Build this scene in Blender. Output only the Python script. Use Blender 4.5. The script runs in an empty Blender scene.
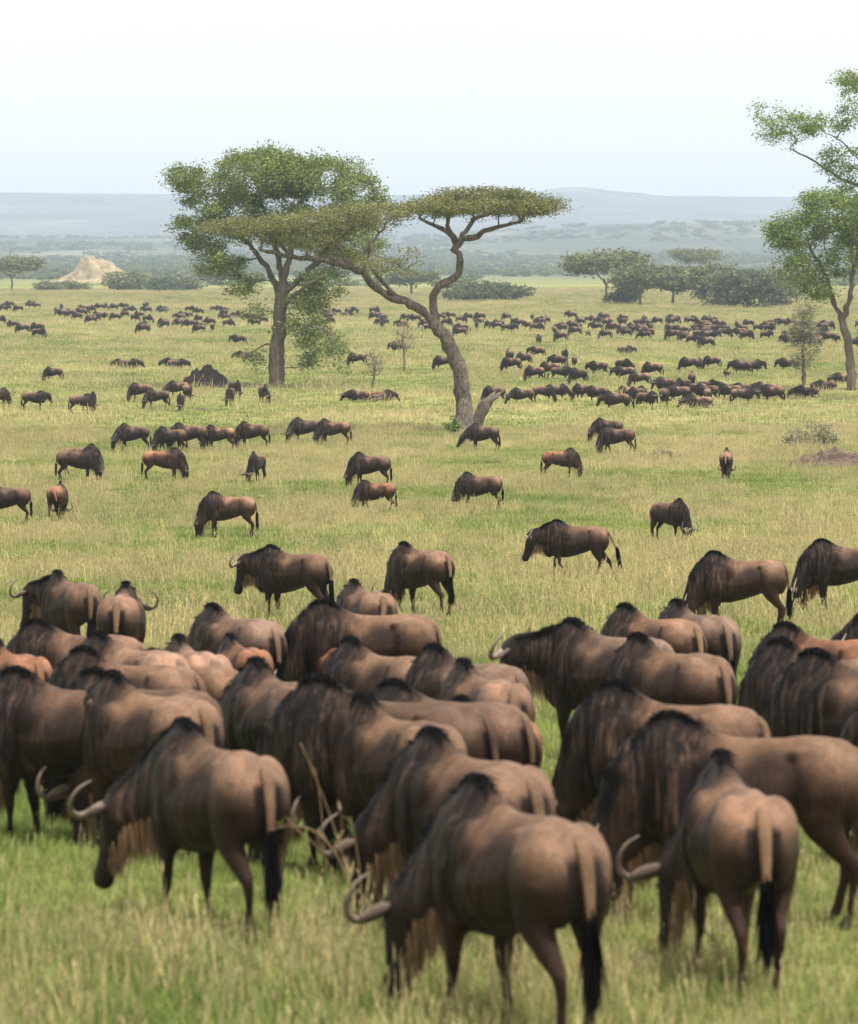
import bpy, math, random
import numpy as np
from mathutils import Vector, noise as mnoise
random.seed(7)
rng = np.random.default_rng(7)
R = math.radians
scene = bpy.context.scene
COL = scene.collection

# ------------------------------------------------------------------ camera
FPX, W, H = 4500.0, 858.0, 1024.0
HOR = 262.0
CAMZ = 4.2
PIT = math.atan((H/2-HOR)/FPX)
FW = np.array([0, math.cos(PIT), -math.sin(PIT)]); UP = np.array([0, math.sin(PIT), math.cos(PIT)])
CAM = np.array([0, 0, CAMZ])
def project(p):
    v = np.array(p, float)-CAM
    z = v@FW
    return W/2+FPX*v[0]/z, H/2-FPX*(v@UP)/z
def at(x, y, d):
    v = FW+UP*(H/2-y)/FPX; v = v+np.array([(x-W/2)/FPX, 0, 0])
    return CAM+v*(d/v[1])
_D = np.array([-20000, 0, 22, 30, 55, 82, 110, 156, 209, 300, 500, 700, 850, 1100, 1500, 2000, 2600, 3600, 5000, 6300, 9500, 12500, 20000.])
_Z = np.array([-4.2, -4.2, -4.2, -4.25, -5.2, -6.4, -7.5, -8.6, -9.0, -9.25, -8.85, -7.95, -7.35, -6.8, -6.6, -6.0, -4.0, 6, 30, 20, 146, 90, 60])
_dd = np.concatenate([np.linspace(-200, 0, 10), np.linspace(1, 1200, 1200), np.geomspace(1210, 19000, 600)])
_zz = np.interp(_dd, _D, _Z)
for _ in range(30):
    _zz[1:-1] = .25*_zz[:-2]+.5*_zz[1:-1]+.25*_zz[2:]
def sm(a, b, x):
    t = np.clip((x-a)/(b-a), 0, 1); return t*t*(3-2*t)
def ground(x, y):
    z = float(np.interp(y, _dd, _zz))+CAMZ
    if y > 60:
        a = .12*min(1, (y-60)/100)
        z += a*math.sin(x*.031+1.3)*math.sin(y*.018+.4)
    if y > 3200:
        px = W/2+FPX*x/y
        t2 = float(sm(3300, 4900, y)*(1-sm(5000, 6300, y)))
        z += t2*(14*float(sm(380, 620, px))+5*mnoise.noise(Vector((x/420, y/900, 1.7))))
        t1 = float(sm(6800, 9300, y)*(1-sm(9800, 12500, y)))
        bump = 14*math.exp(-((px-572)/40.)**2)
        z += t1*(bump+5*float(sm(0, 100, px)*0+0)+7*mnoise.noise(Vector((x/600, 3.1, .2)))-6*float(sm(640, 660, px)))
    return z
def solve_top(px, py, h):
    prev = None
    d = 20.
    while d < 1400:
        X = (px-W/2)/FPX*d
        y = project((X, d, ground(X, d)+h))[1]
        if y <= py: return X, d
        d *= 1.004
    return (px-W/2)/FPX*1100, 1100.
def solve_foot(px, py): return solve_top(px, py, 0)

# ------------------------------------------------------------------ tagging / mesh helpers
def tag(o, label=None, cat=None, group=None, kind=None):
    if label: o['label'] = label
    if cat: o['category'] = cat
    if group: o['group'] = group
    if kind: o['kind'] = kind
    return o
def mesh(name, V, F, mat=None, smooth=True):
    me = bpy.data.meshes.new(name)
    V = np.asarray(V, float)
    me.from_pydata(V.tolist(), [], F.tolist() if isinstance(F, np.ndarray) else F)
    me.update()
    if smooth: me.polygons.foreach_set('use_smooth', [True]*len(me.polygons))
    if mat: me.materials.append(mat)
    return me
def link(name, me, parent=None):
    o = bpy.data.objects.new(name, me); COL.objects.link(o)
    if parent: o.parent = parent
    return o
def vcol(me, arr, name='Col'):
    a = me.color_attributes.new(name, 'FLOAT_COLOR', 'POINT')
    arr = np.asarray(arr, float)
    if arr.shape[1] == 3: arr = np.hstack([arr, np.ones((len(arr), 1))])
    a.data.foreach_set('color', arr.ravel())
class Geo:
    def __init__(s): s.V = []; s.F = []; s.n = 0
    def add(s, V, F):
        V = np.asarray(V, float); s.V.append(V)
        s.F += [tuple(i+s.n for i in f) for f in F]; s.n += len(V)
    def get(s): return np.vstack(s.V), s.F
def tube(path, rads, n=12, side=None, cap=True):
    """path (k,3); rads: list of r or (half_width, half_height)"""
    P = np.asarray(path, float); k = len(P)
    T = np.gradient(P, axis=0); T /= np.linalg.norm(T, axis=1)[:, None]+1e-9
    V = []
    ref = np.array([0, 1., 0]) if side is None else np.asarray(side, float)
    for i in range(k):
        rf = ref if ref.ndim == 1 else ref[i]
        s = rf-T[i]*(rf@T[i])
        if np.linalg.norm(s) < 1e-3: s = np.cross(T[i], [1, 0, .1])
        s /= np.linalg.norm(s)
        u = np.cross(T[i], s)
        if u[2] < 0 and side is not None and ref.ndim == 2: pass
        r = rads[i] if isinstance(rads[i], (tuple, list)) else (rads[i], rads[i])
        for j in range(n):
            a = 2*math.pi*j/n
            V.append(P[i]+s*math.cos(a)*r[0]+u*math.sin(a)*r[1])
    F = []
    for i in range(k-1):
        for j in range(n):
            F.append((i*n+j, i*n+(j+1) % n, (i+1)*n+(j+1) % n, (i+1)*n+j))
    if cap:
        F.append(tuple(range(n-1, -1, -1))); F.append(tuple((k-1)*n+j for j in range(n)))
    return V, F
def catmull(P, m=4):
    P = np.asarray(P, float); Q = np.vstack([2*P[0]-P[1], P, 2*P[-1]-P[-2]]); out = []
    for i in range(1, len(Q)-2):
        for t in np.arange(m)/m:
            a, b, c, d = Q[i-1:i+3]
            out.append(.5*((2*b)+(c-a)*t+(2*a-5*b+4*c-d)*t*t+(3*b-a-3*c+d)*t**3))
    out.append(P[-1]); return np.array(out)
def ellipsoid(c, r, n=14, m=9):
    V = []; F = []
    for i in range(m+1):
        a = math.pi*i/m
        for j in range(n):
            b = 2*math.pi*j/n
            V.append((c[0]+r[0]*math.sin(a)*math.cos(b), c[1]+r[1]*math.sin(a)*math.sin(b), c[2]+r[2]*math.cos(a)))
    for i in range(m):
        for j in range(n): F.append((i*n+j, (i+1)*n+j, (i+1)*n+(j+1) % n, i*n+(j+1) % n))
    return V, F
def strands(starts, dirs, lens, wid, droop=.6, seg=3):
    """tapered two-sided hair strips"""
    V = []; F = []
    for p, d, l in zip(starts, dirs, lens):
        p = np.array(p, float); d = np.array(d, float); d /= np.linalg.norm(d)
        w = np.cross(d, rng.normal(size=3)); w /= np.linalg.norm(w)+1e-9
        b = len(V)
        for i in range(seg+1):
            t = i/seg
            ww = wid*(1-t)**.6*.5+.0008
            V.append(p-w*ww); V.append(p+w*ww)
            p = p+d*l/seg
            d = d+np.array([0, 0, -droop/seg]); d /= np.linalg.norm(d)
        for i in range(seg): F.append((b+2*i, b+2*i+1, b+2*i+3, b+2*i+2))
    return V, F

# ------------------------------------------------------------------ materials
class NT:
    def __init__(s, name):
        s.m = bpy.data.materials.new(name); s.m.use_nodes = True
        s.t = s.m.node_tree; s.t.nodes.clear()
        s.out = s.n('ShaderNodeOutputMaterial')
    def n(s, typ, **kw):
        nd = s.t.nodes.new(typ)
        for k, v in kw.items():
            if k.startswith('i_'):
                key = k[2:].replace('_', ' ')
                nd.inputs[key].default_value = v
            else: setattr(nd, k, v)
        return nd
    def l(s, a, b): s.t.links.new(a, b)
    def noise(s, vec, scale, detail=3, rough=.6, vscale=None):
        if vscale:
            mp = s.n('ShaderNodeMapping'); mp.inputs['Scale'].default_value = vscale; s.l(vec, mp.inputs[0]); vec = mp.outputs[0]
        nd = s.n('ShaderNodeTexNoise'); nd.inputs['Scale'].default_value = scale
        nd.inputs['Detail'].default_value = detail; nd.inputs['Roughness'].default_value = rough
        s.l(vec, nd.inputs['Vector']); return nd.outputs['Fac']
    def ramp(s, fac, stops):
        r = s.n('ShaderNodeValToRGB'); e = r.color_ramp.elements
        while len(e) < len(stops): e.new(.5)
        for el, (p, c) in zip(e, stops):
            el.position = p; el.color = (*c, 1) if len(c) == 3 else c
        s.l(fac, r.inputs[0]); return r.outputs[0]
    def rng(s, fac, a, b, c=0, d=1):
        m = s.n('ShaderNodeMapRange'); m.inputs[1].default_value = a; m.inputs[2].default_value = b
        m.inputs[3].default_value = c; m.inputs[4].default_value = d; s.l(fac, m.inputs[0]); return m.outputs[0]
    def mix(s, fac, a, b, mode='MIX'):
        m = s.n('ShaderNodeMix', data_type='RGBA', blend_type=mode)
        for v, i in ((fac, 0), (a, 6), (b, 7)):
            if hasattr(v, 'node'): s.l(v, m.inputs[i])
            else: m.inputs[i].default_value = v if i == 0 else (*v, 1)
        return m.outputs[2]
    def bsdf(s, col, rough=.8, bump=None, bstr=.3, bdist=.02, transl=None, spec=.3, sheen=0):
        b = s.n('ShaderNodeBsdfPrincipled')
        if hasattr(col, 'node'): s.l(col, b.inputs['Base Color'])
        else: b.inputs['Base Color'].default_value = (*col, 1)
        b.inputs['Roughness'].default_value = rough
        b.inputs['Specular IOR Level'].default_value = spec
        if sheen:
            b.inputs['Sheen Weight'].default_value = sheen; b.inputs['Sheen Roughness'].default_value = .5
        if bump is not None:
            bp = s.n('ShaderNodeBump'); bp.inputs['Strength'].default_value = bstr; bp.inputs['Distance'].default_value = bdist
            s.l(bump, bp.inputs['Height']); s.l(bp.outputs[0], b.inputs['Normal'])
        o = b.outputs[0]
        if transl:
            t = s.n('ShaderNodeBsdfTranslucent')
            if hasattr(col, 'node'): s.l(col, t.inputs[0])
            else: t.inputs[0].default_value = (*col, 1)
            mx = s.n('ShaderNodeMixShader'); mx.inputs[0].default_value = transl
            s.l(o, mx.inputs[1]); s.l(t.outputs[0], mx.inputs[2]); o = mx.outputs[0]
        s.l(o, s.out.inputs['Surface']); return s.m

def patch_colour(t, vec):
    """meadow colour shared by the soil sheet and the grass on it: green with straw coloured patches"""
    a = t.noise(vec, .035, 4, .62)
    b = t.noise(vec, .22, 4, .6)
    c = t.noise(vec, .006, 3, .5)
    s1 = t.n('ShaderNodeMath', operation='ADD'); t.l(a, s1.inputs[0]); t.l(b, s1.inputs[1])
    s2 = t.n('ShaderNodeMath', operation='ADD'); t.l(s1.outputs[0], s2.inputs[0]); t.l(c, s2.inputs[1])
    return s2.outputs[0]
GREEN = (.125, .155, .040); GREEN2 = (.19, .205, .065); STRAW = (.34, .29, .145)
def m_ground():
    t = NT('meadow_soil_and_grass')
    g = t.n('ShaderNodeNewGeometry').outputs['Position']
    f = patch_colour(t, g)
    col = t.ramp(f, [(.0, GREEN), (.42, GREEN), (.5, GREEN2), (.56, (.25, .25, .085)), (.64, STRAW)])
    r = t.n('ShaderNodeMath', operation='DIVIDE'); t.l(f, r.inputs[0]); r.inputs[1].default_value = 3
    ramp = [n for n in t.t.nodes if n.type == 'VALTORGB'][0]; t.l(r.outputs[0], ramp.inputs[0])
    fine = t.noise(g, 3.5, 5, .7)
    col = t.mix(1, col, t.ramp(fine, [(.3, (.62, .62, .6)), (.7, (1.2, 1.2, 1.15))]), 'MULTIPLY')
    # far country: scrub, bare pale clearings
    sep = t.n('ShaderNodeSeparateXYZ'); t.l(g, sep.inputs[0])
    far = t.rng(sep.outputs['Y'], 1300, 2300)
    sc = t.noise(g, .006, 6, .7, (1, .45, 1)); fcol = t.ramp(sc, [(.36, (.04, .048, .040)), (.5, (.07, .076, .056)), (.6, (.13, .125, .09)), (.7, (.24, .22, .17))])
    col = t.mix(far, col, fcol)
    return t.bsdf(col, .95, fine, .5, .15, spec=.1)
def m_grass(name, c1, c2, straw, transl=.35):
    t = NT(name)
    g = t.n('ShaderNodeNewGeometry').outputs['Position']
    f = patch_colour(t, g)
    r = t.n('ShaderNodeMath', operation='DIVIDE'); t.l(f, r.inputs[0]); r.inputs[1].default_value = 3
    col = t.ramp(r.outputs[0], [(.42, c1), (.53, c2), (.64, straw)])
    oi = t.n('ShaderNodeObjectInfo')
    col = t.mix(1, col, t.ramp(oi.outputs['Random'], [(0, (.7, .72, .7)), (.5, (1, 1, 1)), (1, (1.35, 1.28, 1.2))]), 'MULTIPLY')
    tc = t.n('ShaderNodeTexCoord')
    return t.bsdf(col, .7, transl=transl, spec=.25)
def m_hide():
    t = NT('wildebeest_hide')
    tc = t.n('ShaderNodeTexCoord').outputs['Object']
    col = t.n('ShaderNodeVertexColor', layer_name='Col').outputs['Color']
    sk = t.n('ShaderNodeVertexColor', layer_name='Streak').outputs['Color']
    oi = t.n('ShaderNodeObjectInfo')
    # shift pattern per animal
    sh = t.n('ShaderNodeVectorMath', operation='SCALE'); sh.inputs[0].default_value = (7, 3, 5); t.l(oi.outputs['Random'], sh.inputs['Scale'])
    ad = t.n('ShaderNodeVectorMath', operation='ADD'); t.l(tc, ad.inputs[0]); t.l(sh.outputs[0], ad.inputs[1]); v = ad.outputs[0]
    col = t.mix(1, col, oi.outputs['Color'], 'MULTIPLY')
    brin = t.noise(v, 2.4, 3, .6, (7.5, 3.0, .9))
    br = t.rng(brin, .38, .60, 0, 1)
    dark = t.mix(1, col, (.32, .28, .28), 'MULTIPLY')
    inv = t.n('ShaderNodeMath', operation='SUBTRACT'); inv.inputs[0].default_value = 1; t.l(br, inv.inputs[1])
    ml = t.n('ShaderNodeMath', operation='MULTIPLY'); t.l(inv.outputs[0], ml.inputs[0]); t.l(sk, ml.inputs[1])
    col = t.mix(ml.outputs[0], col, dark)
    pale = t.rng(t.noise(v, 3.1, 4, .7, (9, 3.5, .8)), .50, .66, 0, .75)
    m3 = t.n('ShaderNodeMath', operation='MULTIPLY'); t.l(pale, m3.inputs[0]); t.l(sk, m3.inputs[1])
    col = t.mix(m3.outputs[0], col, (.105, .064, .045))
    blotch = t.noise(v, 3.4, 4, .6)
    col = t.mix(1, col, t.ramp(blotch, [(.3, (.55, .52, .52)), (.52, (1, 1, 1)), (.70, (1.42, 1.38, 1.34))]), 'MULTIPLY')
    fur = t.noise(v, 26, 4, .7, (2.2, 2.2, .55))
    col = t.mix(1, col, t.ramp(fur, [(.3, (.8, .8, .8)), (.7, (1.18, 1.18, 1.18))]), 'MULTIPLY')
    hair = t.noise(v, 55, 3, .7, (2.4, 2.4, .35))
    col = t.mix(1, col, t.ramp(hair, [(.34, (.72, .72, .72)), (.66, (1.3, 1.28, 1.26))]), 'MULTIPLY')
    ad2 = t.n('ShaderNodeMath', operation='ADD'); t.l(fur, ad2.inputs[0]); t.l(hair, ad2.inputs[1])
    return t.bsdf(col, .48, ad2.outputs[0], .8, .012, spec=.13)
def m_simple(name, col, rough=.7, var=.35, scale=8, vs=None, bstr=.3, bd=.01, transl=None, spec=.3):
    t = NT(name)
    tc = t.n('ShaderNodeTexCoord').outputs['Object']
    nz = t.noise(tc, scale, 4, .65, vs)
    lo = tuple(c*(1-var) for c in col); hi = tuple(c*(1+var) for c in col)
    return t.bsdf(t.ramp(nz, [(.3, lo), (.7, hi)]), rough, nz, bstr, bd, transl=transl, spec=spec)
def m_leaf(name, c_lo, c_hi, transl=.3):
    t = NT(name)
    col = t.n('ShaderNodeVertexColor', layer_name='Col').outputs['Color']
    bw = t.n('ShaderNodeSeparateColor'); t.l(col, bw.inputs[0])
    g = t.n('ShaderNodeNewGeometry').outputs['Position']
    c = t.ramp(bw.outputs[0], [(0, c_lo), (1, c_hi)])
    nz = t.noise(g, .55, 3, .6)
    c = t.mix(1, c, t.ramp(nz, [(.35, (.72, .75, .7)), (.65, (1.25, 1.2, 1.1))]), 'MULTIPLY')
    return t.bsdf(c, .65, transl=transl, spec=.25)

M = dict(
    ground=m_ground(),
    hide=m_hide(),
    hair=m_simple('black_mane_hair', (.0045, .004, .0045), .6, .4, 14, (1, 1, .3), spec=.06),
    beard=m_simple('pale_beard_hair', (.24, .15, .08), .8, .45, 10, (3, 3, .4), transl=.2, spec=.1),
    horn=m_simple('ringed_grey_brown_horn', (.165, .12, .092), .42, .3, 20, spec=.5),
    horn_dark=m_simple('dark_grey_horn', (.07, .055, .048), .42, .3, 20, spec=.5),
    ear=m_simple('ear_fur', (.13, .095, .075), .8, .3, 20),
    eye=m_simple('dark_eye', (.01, .008, .007), .15, .1, 5, spec=.6),
    bark=m_simple('grey_fissured_bark', (.165, .132, .105), .9, .75, 4.5, (1.8, 1.8, .5), 1, .3),
    bark2=m_simple('brown_bark', (.13, .10, .075), .9, .45, 3.2, (1.6, 1.6, .35), .9, .10),
    bark_far=m_simple('far_bark', (.12, .10, .08), .9, .3, 2),
    deadwood=m_simple('bleached_dead_wood', (.165, .125, .10), .9, .4, 5, (1, 1, .3), .9, .06),
    twig=m_simple('dry_brushwood', (.17, .12, .085), .9, .4, 5),
    earth=m_simple('dark_termite_earth', (.065, .044, .036), .95, .4, 2.5, None, 1, .15),
    redsoil=m_simple('reddish_bare_soil', (.12, .085, .062), .95, .4, 2.5, None, 1, .1),
    rock=m_simple('tan_weathered_rock', (.27, .21, .125), .9, .5, .3, None, 1, .6),
    leaf_a=m_leaf('fine_green_acacia_leaves', (.080, .110, .032), (.27, .33, .10)),
    leaf_b=m_leaf('olive_brown_acacia_leaves', (.095, .098, .042), (.29, .295, .125)),
    leaf_c=m_leaf('fresh_green_leaves', (.080, .125, .032), (.26, .34, .09)),
    leaf_d=m_leaf('dusty_olive_leaves', (.14, .14, .09), (.36, .34, .23)),
    leaf_far=m_leaf('far_canopy_leaves', (.085, .105, .045), (.22, .24, .11)),
    leaf_far2=m_leaf('far_dark_leaves', (.060, .078, .042), (.13, .15, .075)),
    dry=m_simple('dry_tan_stalk', (.27, .185, .095), .8, .35, 9, transl=.2),
    greenleaf=m_simple('green_weed_leaf', (.12, .19, .04), .6, .3, 9, transl=.35),
)
M['grass_g'] = m_grass('green_grass_blades', (.150, .208, .045), (.225, .268, .075), (.34, .32, .14))
M['grass_s'] = m_grass('straw_grass_stems', (.38, .335, .16), (.47, .40, .21), (.54, .45, .26), .3)

# ------------------------------------------------------------------ world, sun, camera
SUN_EL = R(66)
sd = Vector((math.cos(R(-48))*math.cos(SUN_EL), math.sin(R(-48))*math.cos(SUN_EL), math.sin(SUN_EL)))
w = bpy.data.worlds.new('World'); scene.world = w; w.use_nodes = True
nt = w.node_tree; nt.nodes.clear()
sky = nt.nodes.new('ShaderNodeTexSky'); sky.sky_type = 'NISHITA'; sky.sun_disc = False
sky.sun_elevation = SUN_EL; sky.sun_rotation = math.atan2(sd.x, sd.y)
sky.air_density = 1.0; sky.dust_density = 3.0; sky.ozone_density = 1.0
tc = nt.nodes.new('ShaderNodeTexCoord'); mp = nt.nodes.new('ShaderNodeMapping'); mp.inputs['Scale'].default_value = (1, 1, 4.5)
nz = nt.nodes.new('ShaderNodeTexNoise'); nz.inputs['Scale'].default_value = 2.2; nz.inputs['Detail'].default_value = 5
cr = nt.nodes.new('ShaderNodeMapRange'); cr.inputs[1].default_value = .3; cr.inputs[2].default_value = .7; cr.inputs[3].default_value = .86; cr.inputs[4].default_value = .97
mx = nt.nodes.new('ShaderNodeMix'); mx.data_type = 'RGBA'; mx.inputs[7].default_value = (8.35, 8.25, 8.0, 1)
bg = nt.nodes.new('ShaderNodeBackground'); bg.inputs[1].default_value = .10
wo = nt.nodes.new('ShaderNodeOutputWorld')
L = nt.links.new
L(tc.outputs['Generated'], mp.inputs[0]); L(mp.outputs[0], nz.inputs['Vector']); L(nz.outputs['Fac'], cr.inputs[0]); L(cr.outputs[0], mx.inputs[0])
L(sky.outputs[0], mx.inputs[6]); L(mx.outputs[2], bg.inputs[0]); L(bg.outputs[0], wo.inputs[0])
sl = bpy.data.lights.new('sun', 'SUN'); sl.energy = 4.8; sl.angle = R(3); sl.color = (1, .95, .87)
so = bpy.data.objects.new('sun', sl); COL.objects.link(so); so.location = (0, 0, 300); so.rotation_euler = sd.to_track_quat('Z', 'Y').to_euler()

cd = bpy.data.cameras.new('camera'); co = bpy.data.objects.new('camera', cd); COL.objects.link(co); scene.camera = co
co.location = CAM; co.rotation_euler = (math.pi/2-PIT, 0, 0)
cd.sensor_fit = 'VERTICAL'; cd.sensor_height = 36; cd.lens = 36*FPX/H; cd.clip_start = .5; cd.clip_end = 60000
cd.dof.use_dof = True; cd.dof.focus_distance = 150; cd.dof.aperture_fstop = 4.6
vs = scene.view_settings; vs.view_transform = 'Standard'; vs.look = 'None'; vs.exposure = .55; vs.gamma = 1
cy = scene.cycles; cy.use_denoising = True
try: cy.denoiser = 'OPENIMAGEDENOISE'
except Exception: pass
cy.max_bounces = 5; cy.diffuse_bounces = 2; cy.glossy_bounces = 2; cy.transmission_bounces = 3; cy.volume_bounces = 1; cy.transparent_max_bounces = 8

# ------------------------------------------------------------------ terrain sheet
def build_ground():
    ang = np.concatenate([np.linspace(-180, -20, 33)[:-1], np.linspace(-20, -8, 13)[:-1], np.linspace(-8, 8, 97), np.linspace(8, 20, 13)[1:], np.linspace(20, 180, 33)[1:-1]])
    rad = np.concatenate([[1], np.linspace(4, 120, 40), np.geomspace(124, 1200, 80), np.geomspace(1230, 10500, 100)])
    V = [(0, 0, ground(0, 0))]
    for r in rad:
        for a in ang:
            x, y = r*math.sin(R(a)), r*math.cos(R(a)); V.append((x, y, ground(x, y)))
    n = len(ang); F = []
    for j in range(n): F.append((0, 1+(j+1) % n, 1+j))
    for i in range(len(rad)-1):
        for j in range(n):
            a = 1+i*n+j; b = 1+i*n+(j+1) % n
            F.append((a, b, b+n, a+n))
    o = link('ground', mesh('ground', V, F, M['ground'])); tag(o, kind='structure')
build_ground()

# ------------------------------------------------------------------ wildebeest
TOR = [  # x, top, bottom, half width, pinch of the upper half
    (-.765, 1.04, .86, .05, .2), (-.73, 1.115, .76, .13, .3), (-.65, 1.175, .70, .185, .42), (-.52, 1.195, .675, .215, .50),
    (-.36, 1.195, .65, .218, .48), (-.17, 1.175, .58, .255, .42), (.03, 1.185, .525, .268, .44), (.20, 1.235, .50, .250, .60),
    (.34, 1.325, .49, .225, .80), (.45, 1.36, .50, .200, .84), (.55, 1.31, .55, .165, .76), (.65, 1.19, .66, .12, .5)]
def pose_frame(p):
    yaw, npit, hpit, dz = p.get('yaw', 0), p['neck'], p['head'], p.get('dz', 0)
    def dirv(pitch, yw): return np.array([math.cos(R(pitch))*math.cos(R(yw)), math.cos(R(pitch))*math.sin(R(yw)), math.sin(R(pitch))])
    p0 = np.array([.36, 0, .99]); nl = p.get('nl', .265); p1 = np.array([.54, 0, .985-.0012*abs(npit)])
    n1 = dirv(npit, yaw*.45); n2 = dirv(npit*1.04, yaw)
    mid = p1+n1*nl*1.03; poll = mid+n2*nl
    h = dirv(hpit, yaw*1.25); hy_ = p.get('hyaw', yaw*1.2); h = dirv(hpit, hy_); s = np.array([-math.sin(R(hy_)), math.cos(R(hy_)), 0]); u = np.cross(h, s); u /= np.linalg.norm(u)
    if u[2] < 0 and abs(hpit) < 89: u = -u
    if u@np.array([1, 0, 0]) < 0 and hpit < -60: u = -u
    muz = poll+h*.54
    for q in (p0, p1, mid, poll, muz): q[2] += dz
    return dict(p0=p0, p1=p1, mid=mid, poll=poll, muz=muz, h=h, u=u, s=s, n1=n1, n2=n2)
def body_mesh(p, voxel):
    f = pose_frame(p); dz = p.get('dz', 0); g = Geo()
    n = 22; V = []
    for x, zt, zb, hw, k in TOR:
        zc, hh = (zt*.42+zb*.58)+dz, 1
        up, dn = zt+dz-zc, zc-zb-dz
        for j in range(n):
            a = 2*math.pi*j/n; c, s = math.cos(a), math.sin(a)
            yy = hw*math.copysign(abs(c)**.85, c)*(1-(k*max(0, s)**1.6 if s > 0 else .15*(-s)))
            V.append((x, yy, zc+(up if s > 0 else dn)*s))
    F = []
    for i in range(len(TOR)-1):
        for j in range(n): F.append((i*n+j, (i+1)*n+j, (i+1)*n+(j+1) % n, i*n+(j+1) % n))
    F.append(tuple(range(n))); F.append(tuple((len(TOR)-1)*n+j for j in range(n-1, -1, -1)))
    g.add(V, F)
    # neck
    P = catmull([f['p0'], f['p1'], f['mid'], f['poll'], f['poll']+f['h']*.08], 4); m = len(P)
    tt = np.linspace(0, 1, m)
    hh = np.interp(tt, [0, .25, .5, .75, 1], [.30, .295, .225, .155, .12]); hw = np.interp(tt, [0, .25, .5, .75, 1], [.17, .15, .115, .09, .08])
    S = np.array([[0, 1, 0]]*m, float)*(1-tt)[:, None]+f['s'][None]*tt[:, None]
    g.add(*tube(P, list(zip(hw, hh)), 16, S))
    # head: long narrow face, broad muzzle
    hs = [(-.10, .075, .06, 0), (-.02, .122, .092, 0), (.08, .140, .098, -.005), (.18, .130, .086, -.01), (.30, .104, .066, -.012), (.41, .092, .064, -.01), (.49, .090, .070, -.005), (.54, .072, .062, -.01), (.565, .038, .038, -.015)]
    P = np.array([f['poll']+f['h']*a+f['u']*o for a, _, _, o in hs])
    V, FF = [], []
    g.add(*tube(P, [(b, a) for _, a, b, _ in hs], 14, np.array([f['s']]*len(hs))))
    g.add(*ellipsoid(f['poll']+f['u']*.085+f['h']*.02, (.055, .085, .05)))
    # muscles
    for sg in (-1, 1):
        g.add(*ellipsoid((.40, sg*.150, .80+dz), (.15, .100, .33)))
        g.add(*ellipsoid((.20, sg*.150, .93+dz), (.16, .10, .20)))
        g.add(*ellipsoid((-.50, sg*.135, .90+dz), (.21, .130, .27)))
        g.add(*ellipsoid((-.66, sg*.090, .87+dz), (.12, .100, .22)))
        g.add(*ellipsoid((-.37, sg*.150, 1.095+dz), (.085, .05, .05)))
    g.add(*ellipsoid((.60, 0, .70+dz), (.14, .12, .2)))
    if not p.get('lying'):
        for k, (fx, sg) in enumerate(((1, 1), (1, -1), (-1, 1), (-1, -1))):
            sw, bend = p['legs'][k]
            if fx > 0:
                pts = [(.40, .13, .72), (.385, .145, .58), (.40, .135, .47), (.41, .125, .37), (.405, .122, .33), (.40, .12, .20), (.40, .12, .10), (.425, .12, .05), (.445, .12, 0)]
                rr = [(.075, .14), (.07, .105), (.052, .07), (.043, .05), (.04, .044), (.025, .029), (.033, .038), (.033, .042), (.042, .06)]
            else:
                pts = [(-.51, .13, .88), (-.50, .15, .72), (-.55, .145, .58), (-.63, .13, .47), (-.69, .125, .40), (-.675, .12, .26), (-.65, .12, .11), (-.62, .12, .055), (-.60, .12, 0)]
                rr = [(.11, .20), (.10, .155), (.068, .10), (.045, .062), (.036, .055), (.028, .034), (.034, .04), (.033, .042), (.042, .06)]
            zt = pts[1][2]; Q = []
            for x, y, z in pts:
                t = max(0, zt-z)/zt
                kb = max(0, (.40-z)/.40)
                Q.append((x+sw*t-bend*.22*kb, sg*y, z+abs(sw)*0.0+bend*.12*kb))
            Q = catmull(Q, 2)
            rr2 = [tuple(np.array(rr[min(i//2, len(rr)-1)])*(1-(i % 2)*.5)+np.array(rr[min(i//2+1, len(rr)-1)])*((i % 2)*.5)) for i in range(len(Q))]
            g.add(*tube(Q, rr2, 10))
    else:
        for sg in (-1, 1):
            g.add(*tube(catmull([(.40, sg*.15, .62+dz), (.62, sg*.2, .10), (.40, sg*.22, .05), (.25, sg*.22, .05)], 3), [.09]*4+[.05]*6, 8))
            g.add(*tube(catmull([(-.5, sg*.15, .70+dz), (-.25, sg*.28, .12), (-.6, sg*.30, .06), (-.35, sg*.30, .05)], 3), [.14]*3+[.08]*2+[.05]*5, 8))
    V, F = g.get()
    me = mesh('tmp', V, F); ob = link('tmp', me)
    md = ob.modifiers.new('r', 'REMESH'); md.mode = 'VOXEL'; md.voxel_size = voxel
    ms = ob.modifiers.new('s', 'SMOOTH'); ms.factor = .5; ms.iterations = max(2, int(.07/voxel))
    dg = bpy.context.evaluated_depsgraph_get(); dg.update()
    out = bpy.data.meshes.new_from_object(ob.evaluated_get(dg))
    bpy.data.objects.remove(ob); bpy.data.meshes.remove(me)
    out.polygons.foreach_set('use_smooth', [True]*len(out.polygons))
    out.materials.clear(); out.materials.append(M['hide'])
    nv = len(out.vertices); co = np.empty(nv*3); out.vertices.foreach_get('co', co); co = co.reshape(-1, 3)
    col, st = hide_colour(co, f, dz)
    nr = np.empty(nv*3); out.vertices.foreach_get('normal', nr); nr = nr.reshape(-1, 3)
    am = .011 if voxel < .03 else .008
    dsp = np.array([mnoise.noise(Vector((q[0]*6.5, q[1]*7, q[2]*3.2)))+.4*mnoise.noise(Vector((q[0]*15, q[1]*13, q[2]*6))) for q in co])*am
    rib = .0045*np.sin(co[:, 0]*62+co[:, 2]*14)*np.exp(-((co[:, 0]+.08)/.2)**2)*np.exp(-((co[:, 2]-dz-.86)/.17)**2)
    out.vertices.foreach_set('co', (co+nr*(dsp+rib)[:, None]).ravel()); out.update()
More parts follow.
